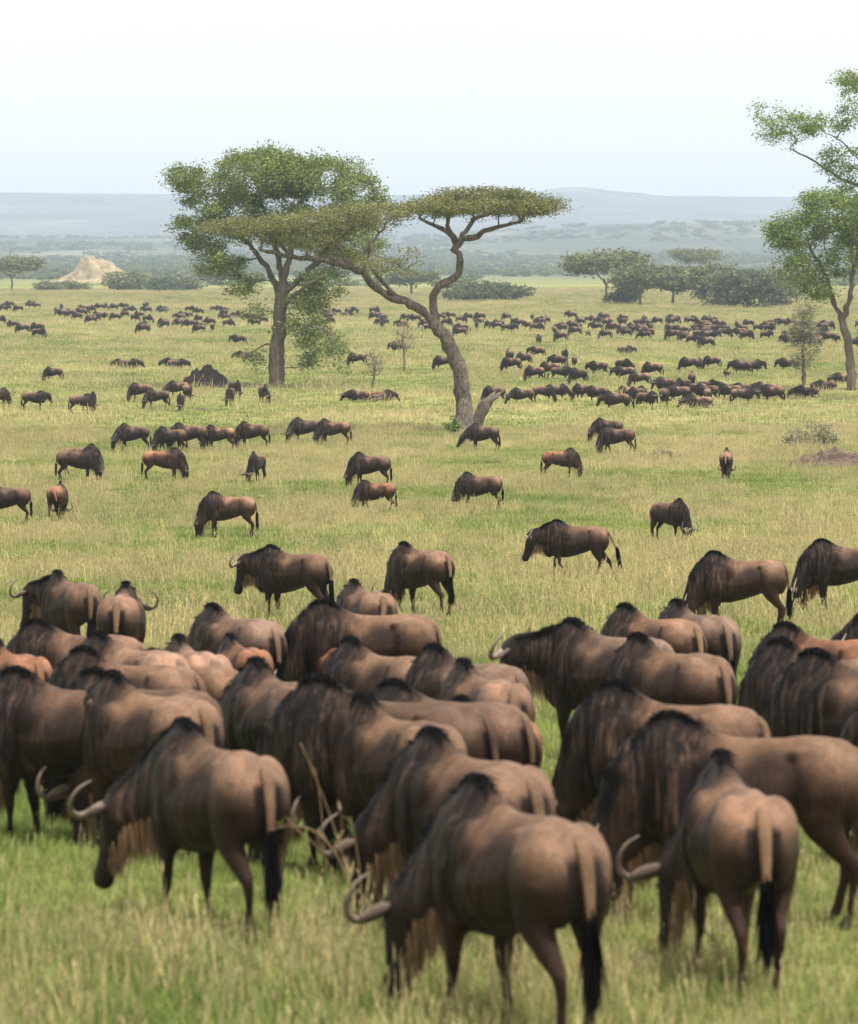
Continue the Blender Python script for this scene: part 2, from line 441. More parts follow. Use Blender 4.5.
    vcol(out, col); vcol(out, np.repeat(st[:, None], 3, 1), 'Streak')
    return out, f
def segdist(P, a, b):
    ab = b-a; t = np.clip(((P-a)@ab)/(ab@ab), 0, 1); return np.linalg.norm(P-(a+t[:, None]*ab), axis=1), t
def hide_colour(co, f, dz):
    x, y, z = co[:, 0], np.abs(co[:, 1]), co[:, 2]-dz
    def mixc(c, w, t): return c*(1-w[:, None])+np.array(t)*w[:, None]
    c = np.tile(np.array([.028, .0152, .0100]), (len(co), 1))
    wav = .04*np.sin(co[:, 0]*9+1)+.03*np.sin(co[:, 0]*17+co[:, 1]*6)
    c = mixc(c, sm(.97, 1.17, z+wav)*(1-sm(.02, .3, x)), (.185, .112, .073))              # tan back, with highlight along the top also put into the colour
    c = mixc(c, (1-sm(-.56, -.34, x+wav))*sm(.80, 1.10, z)*.86, (.235, .148, .104))         # pale haunch, its colour raised further to paint in the rump highlight
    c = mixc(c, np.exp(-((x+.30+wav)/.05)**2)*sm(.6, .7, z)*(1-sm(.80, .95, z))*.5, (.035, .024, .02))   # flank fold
    c = mixc(c, (1-sm(-.75, -.60, x))*sm(.030, .045, y)*(1-sm(.085, .12, y))*sm(.62, .72, z)*(1-sm(.98, 1.04, z))*.97, (.012, .010, .010))  # dark bands beside the tail: marking plus painted crevice shade
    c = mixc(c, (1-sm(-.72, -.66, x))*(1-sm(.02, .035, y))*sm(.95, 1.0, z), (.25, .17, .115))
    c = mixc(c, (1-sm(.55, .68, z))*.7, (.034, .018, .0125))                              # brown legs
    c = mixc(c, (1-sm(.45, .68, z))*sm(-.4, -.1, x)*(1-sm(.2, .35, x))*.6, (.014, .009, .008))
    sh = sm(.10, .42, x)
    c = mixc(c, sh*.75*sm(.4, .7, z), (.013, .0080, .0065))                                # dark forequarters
    ridge = sm(1.20, 1.30, z+.012*np.sin(x*60)+.015*np.sin(x*23+y*40))*sm(.08, .26, x)
    c = mixc(c, ridge, (.005, .0045, .005))
    dn, tn = segdist(co, f['p1'], f['mid']); dp, tp = segdist(co, f['mid'], f['poll']); dh, th = segdist(co, f['poll'], f['muz'])
    isn = np.minimum(dn, dp) < dh; headw = sm(.0, .05, np.where(isn, 0, 1)*.06)
    nx = ((np.minimum(dn, dp) < .34) & (x > .6)).astype(float)
    c = mixc(c, nx*.5, (.05, .036, .03))
    # dorsal side of the neck is black
    q = np.where((dn < dp)[:, None], f['p1']+tn[:, None]*(f['mid']-f['p1']), f['mid']+tp[:, None]*(f['poll']-f['mid']))
    nd = (f['n1']+f['n2'])/2; upn = np.array([-nd[2], 0, nd[0]]); upn /= np.linalg.norm(upn)
    dors = ((co-q)@upn)
    c = mixc(c, sm(.09, .17, dors)*sm(.5, .62, x)*(dh > .12), (.005, .0045, .005))
    face = headw*sm(.0, .12, th)
    c = mixc(c, face*.85, (.014, .010, .009))
    c = mixc(c, headw*sm(.035, .06, (co-f['poll'])@f['u'])*sm(.02, .3, th), (.012, .011, .011))
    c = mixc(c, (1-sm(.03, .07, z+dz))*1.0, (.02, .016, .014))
    st = np.clip(sm(-.15, .35, x)*sm(.45, .7, z)*.95+.15, 0, 1)*(1-ridge)*(1-.7*headw)
    return c, st
def crest_points(f, dz, n):
    P = [np.array([x, 0, zt+dz-.035]) for x, zt, *_ in TOR if .12 <= x <= .58]
    for a, hh in ((.35, .285), (.7, .25), (1., .21)):
        q = f['p1']*(1-a)+f['mid']*a; u = np.array([-f['n1'][2], 0, math.hypot(f['n1'][0], f['n1'][1])]); P.append(q+u*hh*.86)
    u = np.array([-f['n2'][2]*f['n2'][0], 0, math.hypot(f['n2'][0], f['n2'][1])]); u /= np.linalg.norm(u)
    P.append(f['poll']+u*.10)
    P = catmull(P, 8); ids = rng.uniform(0, len(P)-1.01, n); i = ids.astype(int); t = (ids-i)[:, None]
    return P[i]*(1-t)+P[i+1]*t, np.gradient(P, axis=0)[i]
def horn_geo(f, sg, k=1.):
    pts = [(.01, .00, .10), (.07, -.02, .118), (.15, -.055, .118), (.235, -.06, .112), (.31, -.01, .10), (.335, .08, .085), (.30, .17, .07), (.225, .225, .06)]
    rr = [.048, .040, .028, .022, .019, .015, .011, .004]
    P = catmull([f['poll']+f['s']*sg*a*k-f['h']*(b*k-.03)+f['u']*c for a, b, c in pts], 3)
    return tube(P, np.interp(np.linspace(0, 1, len(P)), np.linspace(0, 1, len(rr)), rr), 9)
def ear_geo(f, sg):
    b = f['poll']+f['s']*sg*.075+f['u']*.045-f['h']*.0; d = f['s']*sg*.95-f['h']*.05-np.array([0, 0, .3]); d /= np.linalg.norm(d)
    P = [b+d*t for t in (0, .05, .1, .15, .19, .215)]
    return tube(P, [(.012, .022), (.014, .036), (.013, .042), (.011, .036), (.007, .02), (.002, .004)], 8, np.array([f['u']]*6))
POSES = {
    'G0': dict(neck=-57, head=-84, yaw=0, legs=((.04, 0), (-.06, 0), (-.04, 0), (.06, 0))),
    'M1': dict(neck=-26, head=-66, yaw=40, hyaw=6, legs=((.10, 0), (-.08, .1), (-.08, 0), (.10, .1))),
    'G1': dict(neck=-40, head=-78, yaw=38, hyaw=10, legs=((.14, 0), (-.10, .1), (-.10, 0), (.10, .1))),
    'G2': dict(neck=-54, head=-80, yaw=-30, hyaw=-12, legs=((-.08, 0), (.12, 0), (.10, 0), (-.08, 0))),
    'G3': dict(neck=-60, head=-88, yaw=12, legs=((.18, 0), (-.14, .2), (-.16, .1), (.14, 0))),
    'M0': dict(neck=-27, head=-62, yaw=24, hyaw=14, legs=((.02, 0), (-.05, 0), (.04, 0), (-.06, 0))),
    'L0': dict(neck=4, head=-72, yaw=0, nl=.22, legs=((.03, 0), (-.04, 0), (-.03, 0), (.05, 0))),
    'L1': dict(neck=6, head=-70, nl=.22, yaw=34, hyaw=20, legs=((.05, 0), (-.03, 0), (.06, 0), (-.06, 0))),
    'L2': dict(neck=6, head=-70, nl=.22, yaw=-30, legs=((.0, 0), (-.07, 0), (.03, 0), (-.02, 0))),
    'W0': dict(neck=-4, head=-70, nl=.22, yaw=5, legs=((-.16, .35), (.16, 0), (.20, 0), (-.20, .3))),
    'LY': dict(neck=-5, head=-55, yaw=20, legs=None, dz=-.46, lying=True),
}
cache = {}
def parts_for(pose, lod):
    """returns mesh data for one pose: list of (name, mesh, parent name)"""
    key = (pose, lod)
    if key in cache: return cache[key]
    p = POSES[pose]; dz = p.get('dz', 0)
    vox = {'near': .02, 'mid': .034, 'far': .05}[lod]
    body, f = body_mesh(p, vox)
    nh = {'near': 2200, 'mid': 300, 'far': 60}[lod]; wd = {'near': .016, 'mid': .03, 'far': .06}[lod]
    cp, tg = crest_points(f, dz, nh)
    dirs = []; lens = []
    for i in range(nh):
        sgn = rng.choice((-1, 1)); lean = rng.uniform(.1, 1.3)
        neckf = 1 if cp[i][0] > .6 else .35
        dirs.append((-.5*rng.random()-.45*(neckf < 1)-.2, sgn*lean*.8, .8*neckf+.1)); lens.append(rng.uniform(.04, .10)*(.6+.9*(cp[i][0] > .62)))
    mane = strands(cp+rng.normal(size=cp.shape)*[.012, .018, .006], dirs, lens, wd*.7, 2.4)
    nb = {'near': 1500, 'mid': 120, 'far': 30}[lod]; S = []; D = []; Ln = []
    for i in range(nb):
        t = rng.random()
        if t < .62:
            a = t/.62; q = f['p1']*(1-a)+f['poll']*a; hh = .27*(1-a)+.12*a; nd = f['n1']; un = np.array([-nd[2], 0, math.hypot(nd[0], nd[1])])
            q = q-un*hh*.93
        else:
            a = (t-.62)/.38; q = f['poll']+f['h']*a*.33-f['u']*.095
        if p.get('neck') < -40: D.append((-.25, 0, -1))
        else: D.append((-.12, 0, -1))
        S.append(q+rng.normal(size=3)*[.015, .02, .015]); Ln.append(rng.uniform(.06, .25)*(1.1 if .2 < t < .8 else .6))
    beard = strands(S, D, Ln, wd*.45 if lod == 'near' else wd*.8, .5)
    tsw = {'G1': .06, 'M1': .02, 'W0': .22, 'L1': -.06}.get(pose, 0.03); tsy = {'G2': .10, 'G3': -.12, 'M0': .08}.get(pose, 0)
    tp = np.array([(-.64, 0, 1.145+dz), (-.75, tsy*.2, 1.06+dz), (-.785-tsw*.3, tsy*.5, .90+dz), (-.785-tsw*.6, tsy*.8, .76+dz), (-.78-tsw, tsy, .63+dz)])
    tail = tube(catmull(tp, 3), [(a_, a_*.62) for a_ in np.interp(np.linspace(0, 1, 13), [0, .18, .35, .7, 1], [.02, .046, .044, .030, .018])], 8)
    nt_ = {'near': 220, 'mid': 60, 'far': 14}[lod]; S = []; D = []; Ln = []
    for i in range(nt_):
        a = rng.random()*.7+.3; q = tp[3]*(1-a)+tp[4]*a
        S.append(q+rng.normal(size=3)*[.012, .012, .02]); D.append((-tsw*.8+rng.normal()*.07, tsy*.8+rng.normal()*.07, -1)); Ln.append(rng.uniform(.22, .46) if not p.get('lying') else .1)
    tuft = strands(S, D, Ln, wd*1.5, .2)
    if lod == 'far':
        g = Geo(); nv = len(body.vertices)
        cb = np.empty(nv*3); body.vertices.foreach_get('co', cb)
        cc = np.empty(nv*4); body.color_attributes['Col'].data.foreach_get('color', cc); cc = cc.reshape(-1, 4)[:, :3]
        g.add(cb.reshape(-1, 3), [tuple(pl.vertices) for pl in body.polygons]); cols = [cc]
        for (v, fc), c in ((mane, (.006, .0055, .006)), (beard, (.3, .2, .12)), (tuft, (.006, .0055, .006)), (tail, (.13, .09, .06)), (horn_geo(f, 1), (.14, .11, .09)), (horn_geo(f, -1), (.14, .11, .09)), (ear_geo(f, 1), (.1, .07, .06)), (ear_geo(f, -1), (.1, .07, .06))):
            g.add(v, fc); cols.append(np.tile(c, (len(v), 1)))
        V, F = g.get(); me = mesh('wildebeest', V, F, M['hide']); cols = np.vstack(cols); vcol(me, cols); vcol(me, cols*0, 'Streak')
        cache[key] = me; return me
    out = [('body', body, None)]
    out.append(('mane', mesh('mane', *mane, M['hair']), None))
    out.append(('beard', mesh('beard', *beard, M['beard']), None))
    tm = mesh('tail', *tail, M['hide']); vcol(tm, np.tile((.185, .118, .078), (len(tail[0]), 1))); vcol(tm, np.tile((0, 0, 0), (len(tail[0]), 1)), 'Streak')
    out.append(('tail', tm, None)); out.append(('tail_tuft', mesh('tail_tuft', *tuft, M['hair']), 'tail'))
    for sg in (1, -1): out.append(('horn', mesh('horn', *horn_geo(f, sg), M['horn'] if lod == 'near' else M['horn_dark']), None))
    for sg in (1, -1): out.append(('ear', mesh('ear', *ear_geo(f, sg), M['ear']), None))
    if lod == 'near':
        for sg in (1, -1): out.append(('eye', mesh('eye', *ellipsoid(f['poll']+f['h']*.12+f['s']*sg*.078+f['u']*.045, (.02, .02, .02), 8, 6), M['eye']), None))
    cache[key] = out; return out
TINT = dict(n=(.96, .91, .86), d=(.70, .68, .68), g=(.98, 1.0, 1.04), r=(1.28, .96, .78), t=(1.16, 1.08, 1.0), p=(1.25, 1.22, 1.2))
HX, HZ = .45, 1.35
placed = []
def animal(hx, hy, head, pose, s, tint, label, lod, group):
    hz = (HZ+POSES[pose].get('dz', 0))*s
    X, d = solve_top(hx, hy, hz)
    a = R(head); ca, sa = math.cos(a), math.sin(a)
    x, y = X-HX*s*ca, d-HX*s*sa
    g0 = ground(x, y)
    sl_ = (ground(x+.6*ca, y+.6*sa)-ground(x-.6*ca, y-.6*sa))/1.2
    tj = np.array(TINT[tint])*(1+random.uniform(-.12, .12))
    c4 = (*tj, 1)
    data = parts_for(pose, lod)
    if lod == 'far': root = link('wildebeest', data); root.color = c4
    else: root = link('wildebeest', None)
    if lod != 'far': root.empty_display_size = .3
    root.location = (x, y, g0-.015); root.rotation_euler = (0, -math.atan(sl_), a); root.scale = (s*random.uniform(.95, 1.03), s*random.uniform(.93, 1.07), s)
    tag(root, label, 'wildebeest', group)
    if lod != 'far':
        mk = {}
        for nm, me, par in data:
            o = link(nm, me, mk[par] if par else root); o.color = c4; mk[nm] = o
    placed.append((x, y, head, s, label, pose))
    return root
NEAR = [  # hump px x, hump px y, heading, pose, scale, tint, label
 (474,768,118,'G1',1.05,'n','nearest wildebeest of all at bottom centre, rump to the viewer'),
 (722,745,98,'G1',1.02,'t','wildebeest seen straight from behind at lower right, before the black-maned one in profile'),
 (668,707,174,'G0',1.05,'n','big black-maned wildebeest in full profile grazing leftwards at the lower right'),
 (612,676,152,'G0',1.03,'n','black-shouldered wildebeest just behind the big profile one at lower right, reddish back'),
 (183,713,118,'M1',1.02,'n','front left wildebeest with black hump and pale rump, curved pale horn low at its left'),
 (112,667,128,'G0',1.02,'t','broad wildebeest directly behind the front left one, black withers and pale back'),
 (14,663,152,'G0',1.02,'d','dark wildebeest cut by the left edge in the front rows, beside the black-withered pale one'),
 (318,672,156,'G0',1.08,'d','dark-necked wildebeest in the front centre whose long neck slopes down on the left'),
 (362,689,122,'G3',1.00,'n','front centre wildebeest with dark shoulder and pale back, right of the dark sloping neck'),
 (392,676,150,'G0',.98,'d','wildebeest mostly hidden in the front centre, only its black ridge and thin tan back showing'),
 (430,722,122,'G1',1.02,'n','dark wildebeest grazing just behind the nearest one at bottom centre, striped shoulder'),
 (462,693,122,'G0',.83,'r','reddish backed wildebeest behind the front centre group, rump towards the gap on the right'),
 (464,655,112,'G2',.95,'n','pale rumped wildebeest with small black hump at the right end of the centre rows'),
 (435,641,130,'G0',.97,'g','greyish wildebeest behind the pale rumped one at the right end of the centre rows'),
 (352,634,128,'G0',.97,'n','brown wildebeest with smooth dark flank in the middle rows behind the small tan one'),
 (320,597,174,'G0',1.03,'n','large wildebeest in the middle rows with a shaggy brindled shoulder and long level back'),
 (328,634,108,'G1',.74,'r','small tan wildebeest with rounded orange rump in front of the brindled one'),
 (256,654,114,'M0',1.03,'n','black-humped wildebeest in the middle with pale pinkish flank, raised pale horn pointing left'),
 (230,631,112,'G2',.80,'r','small reddish calf-like wildebeest wedged behind the black-humped one in the middle'),
 (213,601,127,'G0',.98,'g','grey-brown wildebeest at the back of the middle rows, left of the brindled shoulder'),
 (178,631,112,'G1',.92,'p','pale pinkish grey wildebeest with round rump in the left middle rows'),
 (154,646,140,'G3',.88,'t','low tan wildebeest whose small dark hump shows left of the pinkish round rump'),
 (84,643,150,'G0',.97,'n','long brown wildebeest standing across the left rows above the black-withered one'),
 (96,628,135,'G0',1.0,'p','pale backed wildebeest between the two long brown ones on the left'),
 (38,616,152,'G3',.98,'n','long brown wildebeest at the back of the left rows with a scruffy neck'),
 (-6,636,120,'G1',.86,'r','orange-brown rump cut by the left edge above the dark front one'),
 (57,568,116,'L1',1.00,'n','wildebeest at far left looking up with upcurved dark horns, black hump'),
 (125,579,88,'L0',.98,'t','wildebeest seen from behind with both horns curling up beside its back'),
 (270,543,150,'L0',1.00,'n','wildebeest standing head up in side view on the grass behind the left herd, tan beard'),
 (354,577,112,'M0',.95,'n','wildebeest with a pale horn curling up at its left, behind the brindled shoulder'),
 (405,540,130,'G0',1.00,'n','wildebeest grazing alone behind the herd at centre, tail swung to the left'),
 (713,549,173,'G0',1.00,'n','wildebeest grazing side on at right behind the herd, long black tail at its right'),
 (822,537,176,'G0',1.02,'d','dark wildebeest grazing at the right edge behind the herd, pale patch under its throat'),
 (626,601,130,'G0',.98,'t','tan backed wildebeest at the back of the right hand rows'),
 (678,596,114,'G1',1.00,'g','greyish wildebeest at right with a long dark tail, rump facing the viewer'),
 (638,630,128,'G0',1.02,'n','smooth brown wildebeest in front of the tan backed one in the right hand rows'),
 (573,615,135,'L1',1.04,'g','head-up wildebeest beside the grass gap at centre right, horn curled, tan beard'),
 (787,619,140,'G0',1.00,'r','reddish brown wildebeest at the back of the group on the right edge'),
 (781,635,138,'G0',1.04,'n','wildebeest with sloping dark neck in the middle of the right edge group'),
 (818,645,142,'G0',1.08,'d','dark streaked wildebeest at the front of the right edge group, rump out of the frame'),
 (888,592,170,'M0',.98,'d','wildebeest entering from the right edge, only its head and horn in the frame'),
 (880,690,140,'G2',.95,'r','reddish wildebeest cut by the right edge above the big profile one'),
 (92,664,150,'G0',.98,'d','wildebeest hidden in the left rows, only its black ridge showing above the pale back'),
 (555,518,174,'W0',1.02,'n','wildebeest walking leftwards with head raised and legs apart in the open grass at centre right'),
]
MID = [
 (41,390,5,'L0',.97,'d','wildebeest standing head up facing right at far left beyond the grazing ones'),
 (4,387,20,'G0',.97,'n','dark wildebeest cut by the left edge level with the termite mound'),
 (88,393,10,'G0',.95,'g','grey wildebeest facing right left of the termite mound, touching a darker one'),
 (93,391,300,'G2',.95,'d','small dark wildebeest nose to tail with the grey one left of the mound'),
 (134,382,190,'G0',1.0,'n','wildebeest grazing leftwards just left of the termite mound'),
 (150,388,200,'G1',1.0,'d','dark wildebeest in front of the mound facing left'),
 (172,380,185,'M0',.98,'n','wildebeest grazing at the foot of the termite mound on its left side'),
 (180,392,268,'G0',.92,'p','pale wildebeest facing the viewer in front of the termite mound'),
 (189,382,80,'G0',.95,'n','wildebeest seen from behind against the termite mound'),
 (229,386,265,'G2',.98,'r','reddish wildebeest seen head on between the mound and the leafy tree trunk'),
 (238,380,300,'G0',.9,'d','dark wildebeest behind the reddish one by the leafy tree trunk'),
 (265,384,285,'G1',.95,'r','reddish wildebeest grazing right beside the leafy tree trunk'),
 (123,423,183,'G1',1.04,'d','wildebeest grazing at left with horns showing, first of the line behind the open grass'),
 (178,422,177,'G0',1.1,'d','large dark wildebeest side on in the left line, others hidden behind it'),
 (210,424,170,'G0',.98,'t','tan wildebeest whose rump shows behind the large dark one'),
 (161,426,178,'G3',.98,'d','wildebeest almost hidden behind the head of the large dark one'),
 (243,421,176,'G0',1.04,'n','wildebeest grazing alone at the right end of the left line'),
 (297,417,196,'G1',1.04,'d','dark wildebeest with its head behind the grazing one left of the umbrella tree'),
 (324,418,176,'G0',1.04,'n','wildebeest grazing side on left of the umbrella tree trunk'),
 (89,446,4,'G0',1.08,'d','dark wildebeest grazing to the right in the left meadow with long tail'),
 (92,443,12,'G2',1.0,'t','wildebeest mostly hidden behind the dark right-facing one in the left meadow'),
 (175,447,-3,'G0',1.05,'r','reddish wildebeest grazing to the right in the left meadow'),
 (253,451,256,'G2',1.0,'n','wildebeest facing the viewer head down with dark horns in the left meadow'),
 (60,480,84,'G3',1.0,'r','lone reddish wildebeest seen from behind at far left of the meadow'),
 (212,490,177,'G0',1.03,'t','light tan wildebeest grazing leftwards in the left meadow, nearest there'),
 (-9,482,178,'G0',1.0,'d','wildebeest at the very left edge of the meadow, only a sliver showing'),
 (358,451,168,'G0',1.06,'d','dark humped wildebeest grazing leftwards behind the small reddish one at centre'),
 (364,479,178,'G3',.86,'r','small reddish wildebeest grazing leftwards at centre'),
 (466,471,176,'G0',1.03,'n','dark-maned wildebeest grazing side on at the centre of the meadow below the umbrella tree'),
 (474,423,167,'M0',1.04,'d','very dark wildebeest standing right in front of the umbrella tree base'),
 (571,447,3,'G0',.96,'r','slim reddish wildebeest grazing to the right at centre right'),
 (599,417,172,'G1',1.0,'d','dark wildebeest half hidden behind the one holding out its tail'),
 (607,425,174,'G3',1.06,'d','dark wildebeest with its tail held out to the right, centre right'),
 (727,447,84,'G0',1.0,'t','lone pale brown wildebeest seen end on in the right meadow'),
 (681,497,-50,'G0',.95,'d','wildebeest standing downhill head down to the right, in the right meadow'),
]
G_MID = 'wildebeest grazing across the meadow'
G_NEAR = 'wildebeest packed in the near herd'
FAR = [  # x, y(hump), heading, pose, label
 (352,389,185,'LY','dark wildebeest lying down left of the fallen branch under the umbrella tree'),
 (388,389,5,'LY','reddish wildebeest lying down right of the fallen branch under the umbrella tree'),
 (488,385,180,'G0','wildebeest half behind the broken stump at the umbrella tree'),
 (516,387,182,'M0','dark wildebeest with horns just right of the broken stump'),
 (438,355,182,'G0','wildebeest grazing directly left of the umbrella tree trunk'),
 (394,341,170,'L0','dark wildebeest standing right of the thin brown sapling'),
 (352,352,175,'G0','wildebeest behind the little bare bush at centre left'),
 (235,334,178,'L0','lone dark wildebeest left of the leafy tree trunk'),
 (240,350,178,'LY','wildebeest lying down left of the leafy tree trunk'),
 (48,366,182,'G0','small lone wildebeest on the plain at far left'),
 (118,358,182,'LY','wildebeest lying down on the left plain, left one of a pair'),
 (134,358,2,'LY','wildebeest lying down on the left plain, right one of a pair'),
 (168,357,182,'LY','wildebeest lying down behind the termite mound, left one'),
 (182,358,4,'LY','wildebeest lying down behind the termite mound, right one'),
 (629,345,5,'LY','lone wildebeest lying on the plain at centre right'),
 (634,371,180,'G0','pale grey wildebeest among dark ones at centre right'),
 (725,369,120,'G0','small brown calf standing on the right plain'),
 (758,359,2,'L0','dark wildebeest standing facing right on the right plain'),
 (736,359,178,'L0','wildebeest standing left of the dark right-facing one on the right plain'),
 (783,357,175,'L0','dark wildebeest just left of the dusty sapling on the right plain'),
 (838,372,178,'LY','pale wildebeest lying by the right hand tree trunk'),
 (800,385,178,'LY','wildebeest resting beside the dusty sapling trunk'),
 (820,379,178,'LY','large brown wildebeest resting between the dusty sapling and the right tree'),
 (692,394,178,'LY','pale wildebeest lying in front of the dark row at right'),
 (60,309,175,'L0','tiny wildebeest alone above the left plain row'),
 (88,315,180,'G0','tiny dark wildebeest alone below the left plain row'),
 (456,326,180,'G0','tiny wildebeest alone behind the umbrella tree trunk'),
]
FARG = [ # (points, label, group)
 ([(3,315),(10,320),(19,323),(34,322),(43,327)],'small dark wildebeest in the loose knot at the far left edge of the plain','loose knot at the far left'),
 ([(162,319),(198,321),(150,314),(137,313)],'small dark wildebeest just in front of the distant band on the left','in front of the distant band on the left'),
 ([(508,348),(533,346),(506,356),(554,354),(529,365),(544,361),(566,348),(566,365),(538,333),(557,331),(520,352)],'small dark wildebeest scattered right of the umbrella tree trunk','right of the umbrella tree'),
 ([(680,331),(593,360),(574,354),(574,367),(627,358),(647,361),(619,365)],'small dark wildebeest dotted over the plain at centre right','dotted over centre right'),
 ([(684,356),(699,357),(707,355),(692,370)],'dark wildebeest in the small knot above the resting row on the right plain','small knot on the right plain'),
 ([(550,384),(563,383),(577,383),(591,385),(609,391),(622,385),(642,385),(660,376),(672,384),(679,377),(689,381),(666,386),(713,379),(709,386),(738,382),(749,386),(759,381),(632,386),(700,383),(724,383),(652,390),(766,384)],'wildebeest in the long dark row across the right plain','long dark row on the right plain'),
]
BANDS = [ # x0,x1,y0,y1,count,label,group
 (0,36,299,305,9,'tiny dark wildebeest in the distant band at the far left','distant band at far left'),
 (53,160,301,314,22,'tiny dark wildebeest in the distant band below the rocky hill','distant band below the rocky hill'),
 (133,275,304,324,30,'tiny dark wildebeest in the distant band left of the leafy tree','distant band left of the leafy tree'),
 (314,384,306,320,17,'tiny dark wildebeest in the distant band between the two main trees','distant band between the main trees'),
 (392,530,309,323,30,'tiny dark wildebeest in the distant band behind the umbrella tree','distant band behind the umbrella tree'),
 (531,575,310,326,12,'tiny dark wildebeest in the distant band right of the umbrella tree','distant band right of the umbrella tree'),
 (575,680,312,330,40,'tiny dark wildebeest in the dense distant band under the far acacias','dense distant band under the far acacias'),
 (688,712,315,338,16,'tiny dark wildebeest in the tight distant clump at right','tight distant clump at right'),
 (700,760,315,330,18,'tiny dark wildebeest in the distant band right of the tight clump','distant band right of the tight clump'),
 (760,810,317,335,15,'tiny dark wildebeest in the distant band behind the dusty sapling','distant band behind the dusty sapling'),
 (808,862,318,336,15,'tiny dark wildebeest in the distant band at the right edge','distant band at the right edge'),
]
for r in NEAR: animal(*r, 'near', G_NEAR)
for r in MID: animal(*r, 'mid', G_MID)
fp = ['G0', 'G0', 'G3', 'M0', 'L0', 'G1', 'G2', 'L2', 'W0', 'LY']
used_far = []
for x, y, h, p, lab in FAR:
    t = 'r' if 'reddish' in lab else ('p' if 'pale' in lab else 'd')
    used_far.append((x, y, h+random.uniform(-6, 6), p, (.62 if 'calf' in lab else random.uniform(.92, 1.04)), t, lab, 'far', 'wildebeest out on the plain'))
def rh(): return random.choice((180, 180, 180, 0, 165, 200, 150, 20, 90, 270, 220, 330))+random.uniform(-15, 15)
for pts, lab, gr in FARG:
    for x, y in pts: used_far.append((x, y, rh(), random.choice(fp), random.uniform(.9, 1.05), random.choice('nddgn'), lab, 'far', gr))
for x0, x1, y0, y1, n, lab, gr in BANDS:
    pts = []; tries = 0
    while len(pts) < n and tries < 4000:
        tries += 1
        y = y0+(y1-y0)*random.random()**1.1; x = random.uniform(x0, x1)
        if all(abs(x-a)/1.9+abs(y-b)/.55 > 2.0 for a, b in pts): pts.append((x, y))
    for x, y in pts: used_far.append((x, y, rh(), random.choice(fp), random.uniform(.88, 1.05), random.choice('ndddgn'), lab, 'far', gr))
used_far.sort(key=lambda r: -r[1])
keep = 300-len(NEAR)-len(MID)
for r in used_far[:keep]: animal(*r)
rest = [animal(*r) for r in used_far[keep:]]
g = Geo(); cols = []
for o in rest:
    me = o.data; nv = len(me.vertices); c = np.empty(nv*3); me.vertices.foreach_get('co', c); c = c.reshape(-1, 3)
    mw = o.matrix_basis; A_ = np.array(mw.to_3x3()); t_ = np.array(mw.to_translation())
    cc = np.empty(nv*4); me.color_attributes['Col'].data.foreach_get('color', cc); cols.append(cc.reshape(-1, 4)[:, :3]*np.array(o.color)[:3])
    g.add(c@A_.T+t_, [tuple(pl.vertices) for pl in me.polygons]); bpy.data.objects.remove(o)
V, F = g.get(); me = mesh('distant_herd', V, F, M['hide']); cols = np.vstack(cols); vcol(me, cols); vcol(me, cols*0, 'Streak')
tag(link('distant_herd', me), 'farthest tiny wildebeest massed in the distant band', 'wildebeest herd', kind='stuff')
print('HERD', len(NEAR), len(MID), len(used_far), 'total', len(placed))
# physical spacing check (report only)
def _caps(p):
    x, y, h, s, l, po = p; a = R(h); return np.array([x-.6*s*math.cos(a), y-.6*s*math.sin(a)]), np.array([x+.45*s*math.cos(a), y+.45*s*math.sin(a)])
for i in range(len(placed)):
    for j in range(i+1, len(placed)):
        if abs(placed[i][1]-placed[j][1]) > 2.5 or abs(placed[i][0]-placed[j][0]) > 2.5: continue
        a0, a1 = _caps(placed[i]); b0, b1 = _caps(placed[j])
        dm = min(np.linalg.norm(a0+(a1-a0)*u-(b0+(b1-b0)*v)) for u in np.linspace(0, 1, 7) for v in np.linspace(0, 1, 7))
        if dm < .5 and i < 90: print('CLOSE %.2f' % dm, i, j, placed[i][4][:40], '|', placed[j][4][:40], [round(q, 1) for q in (placed[i][1], placed[j][1])])
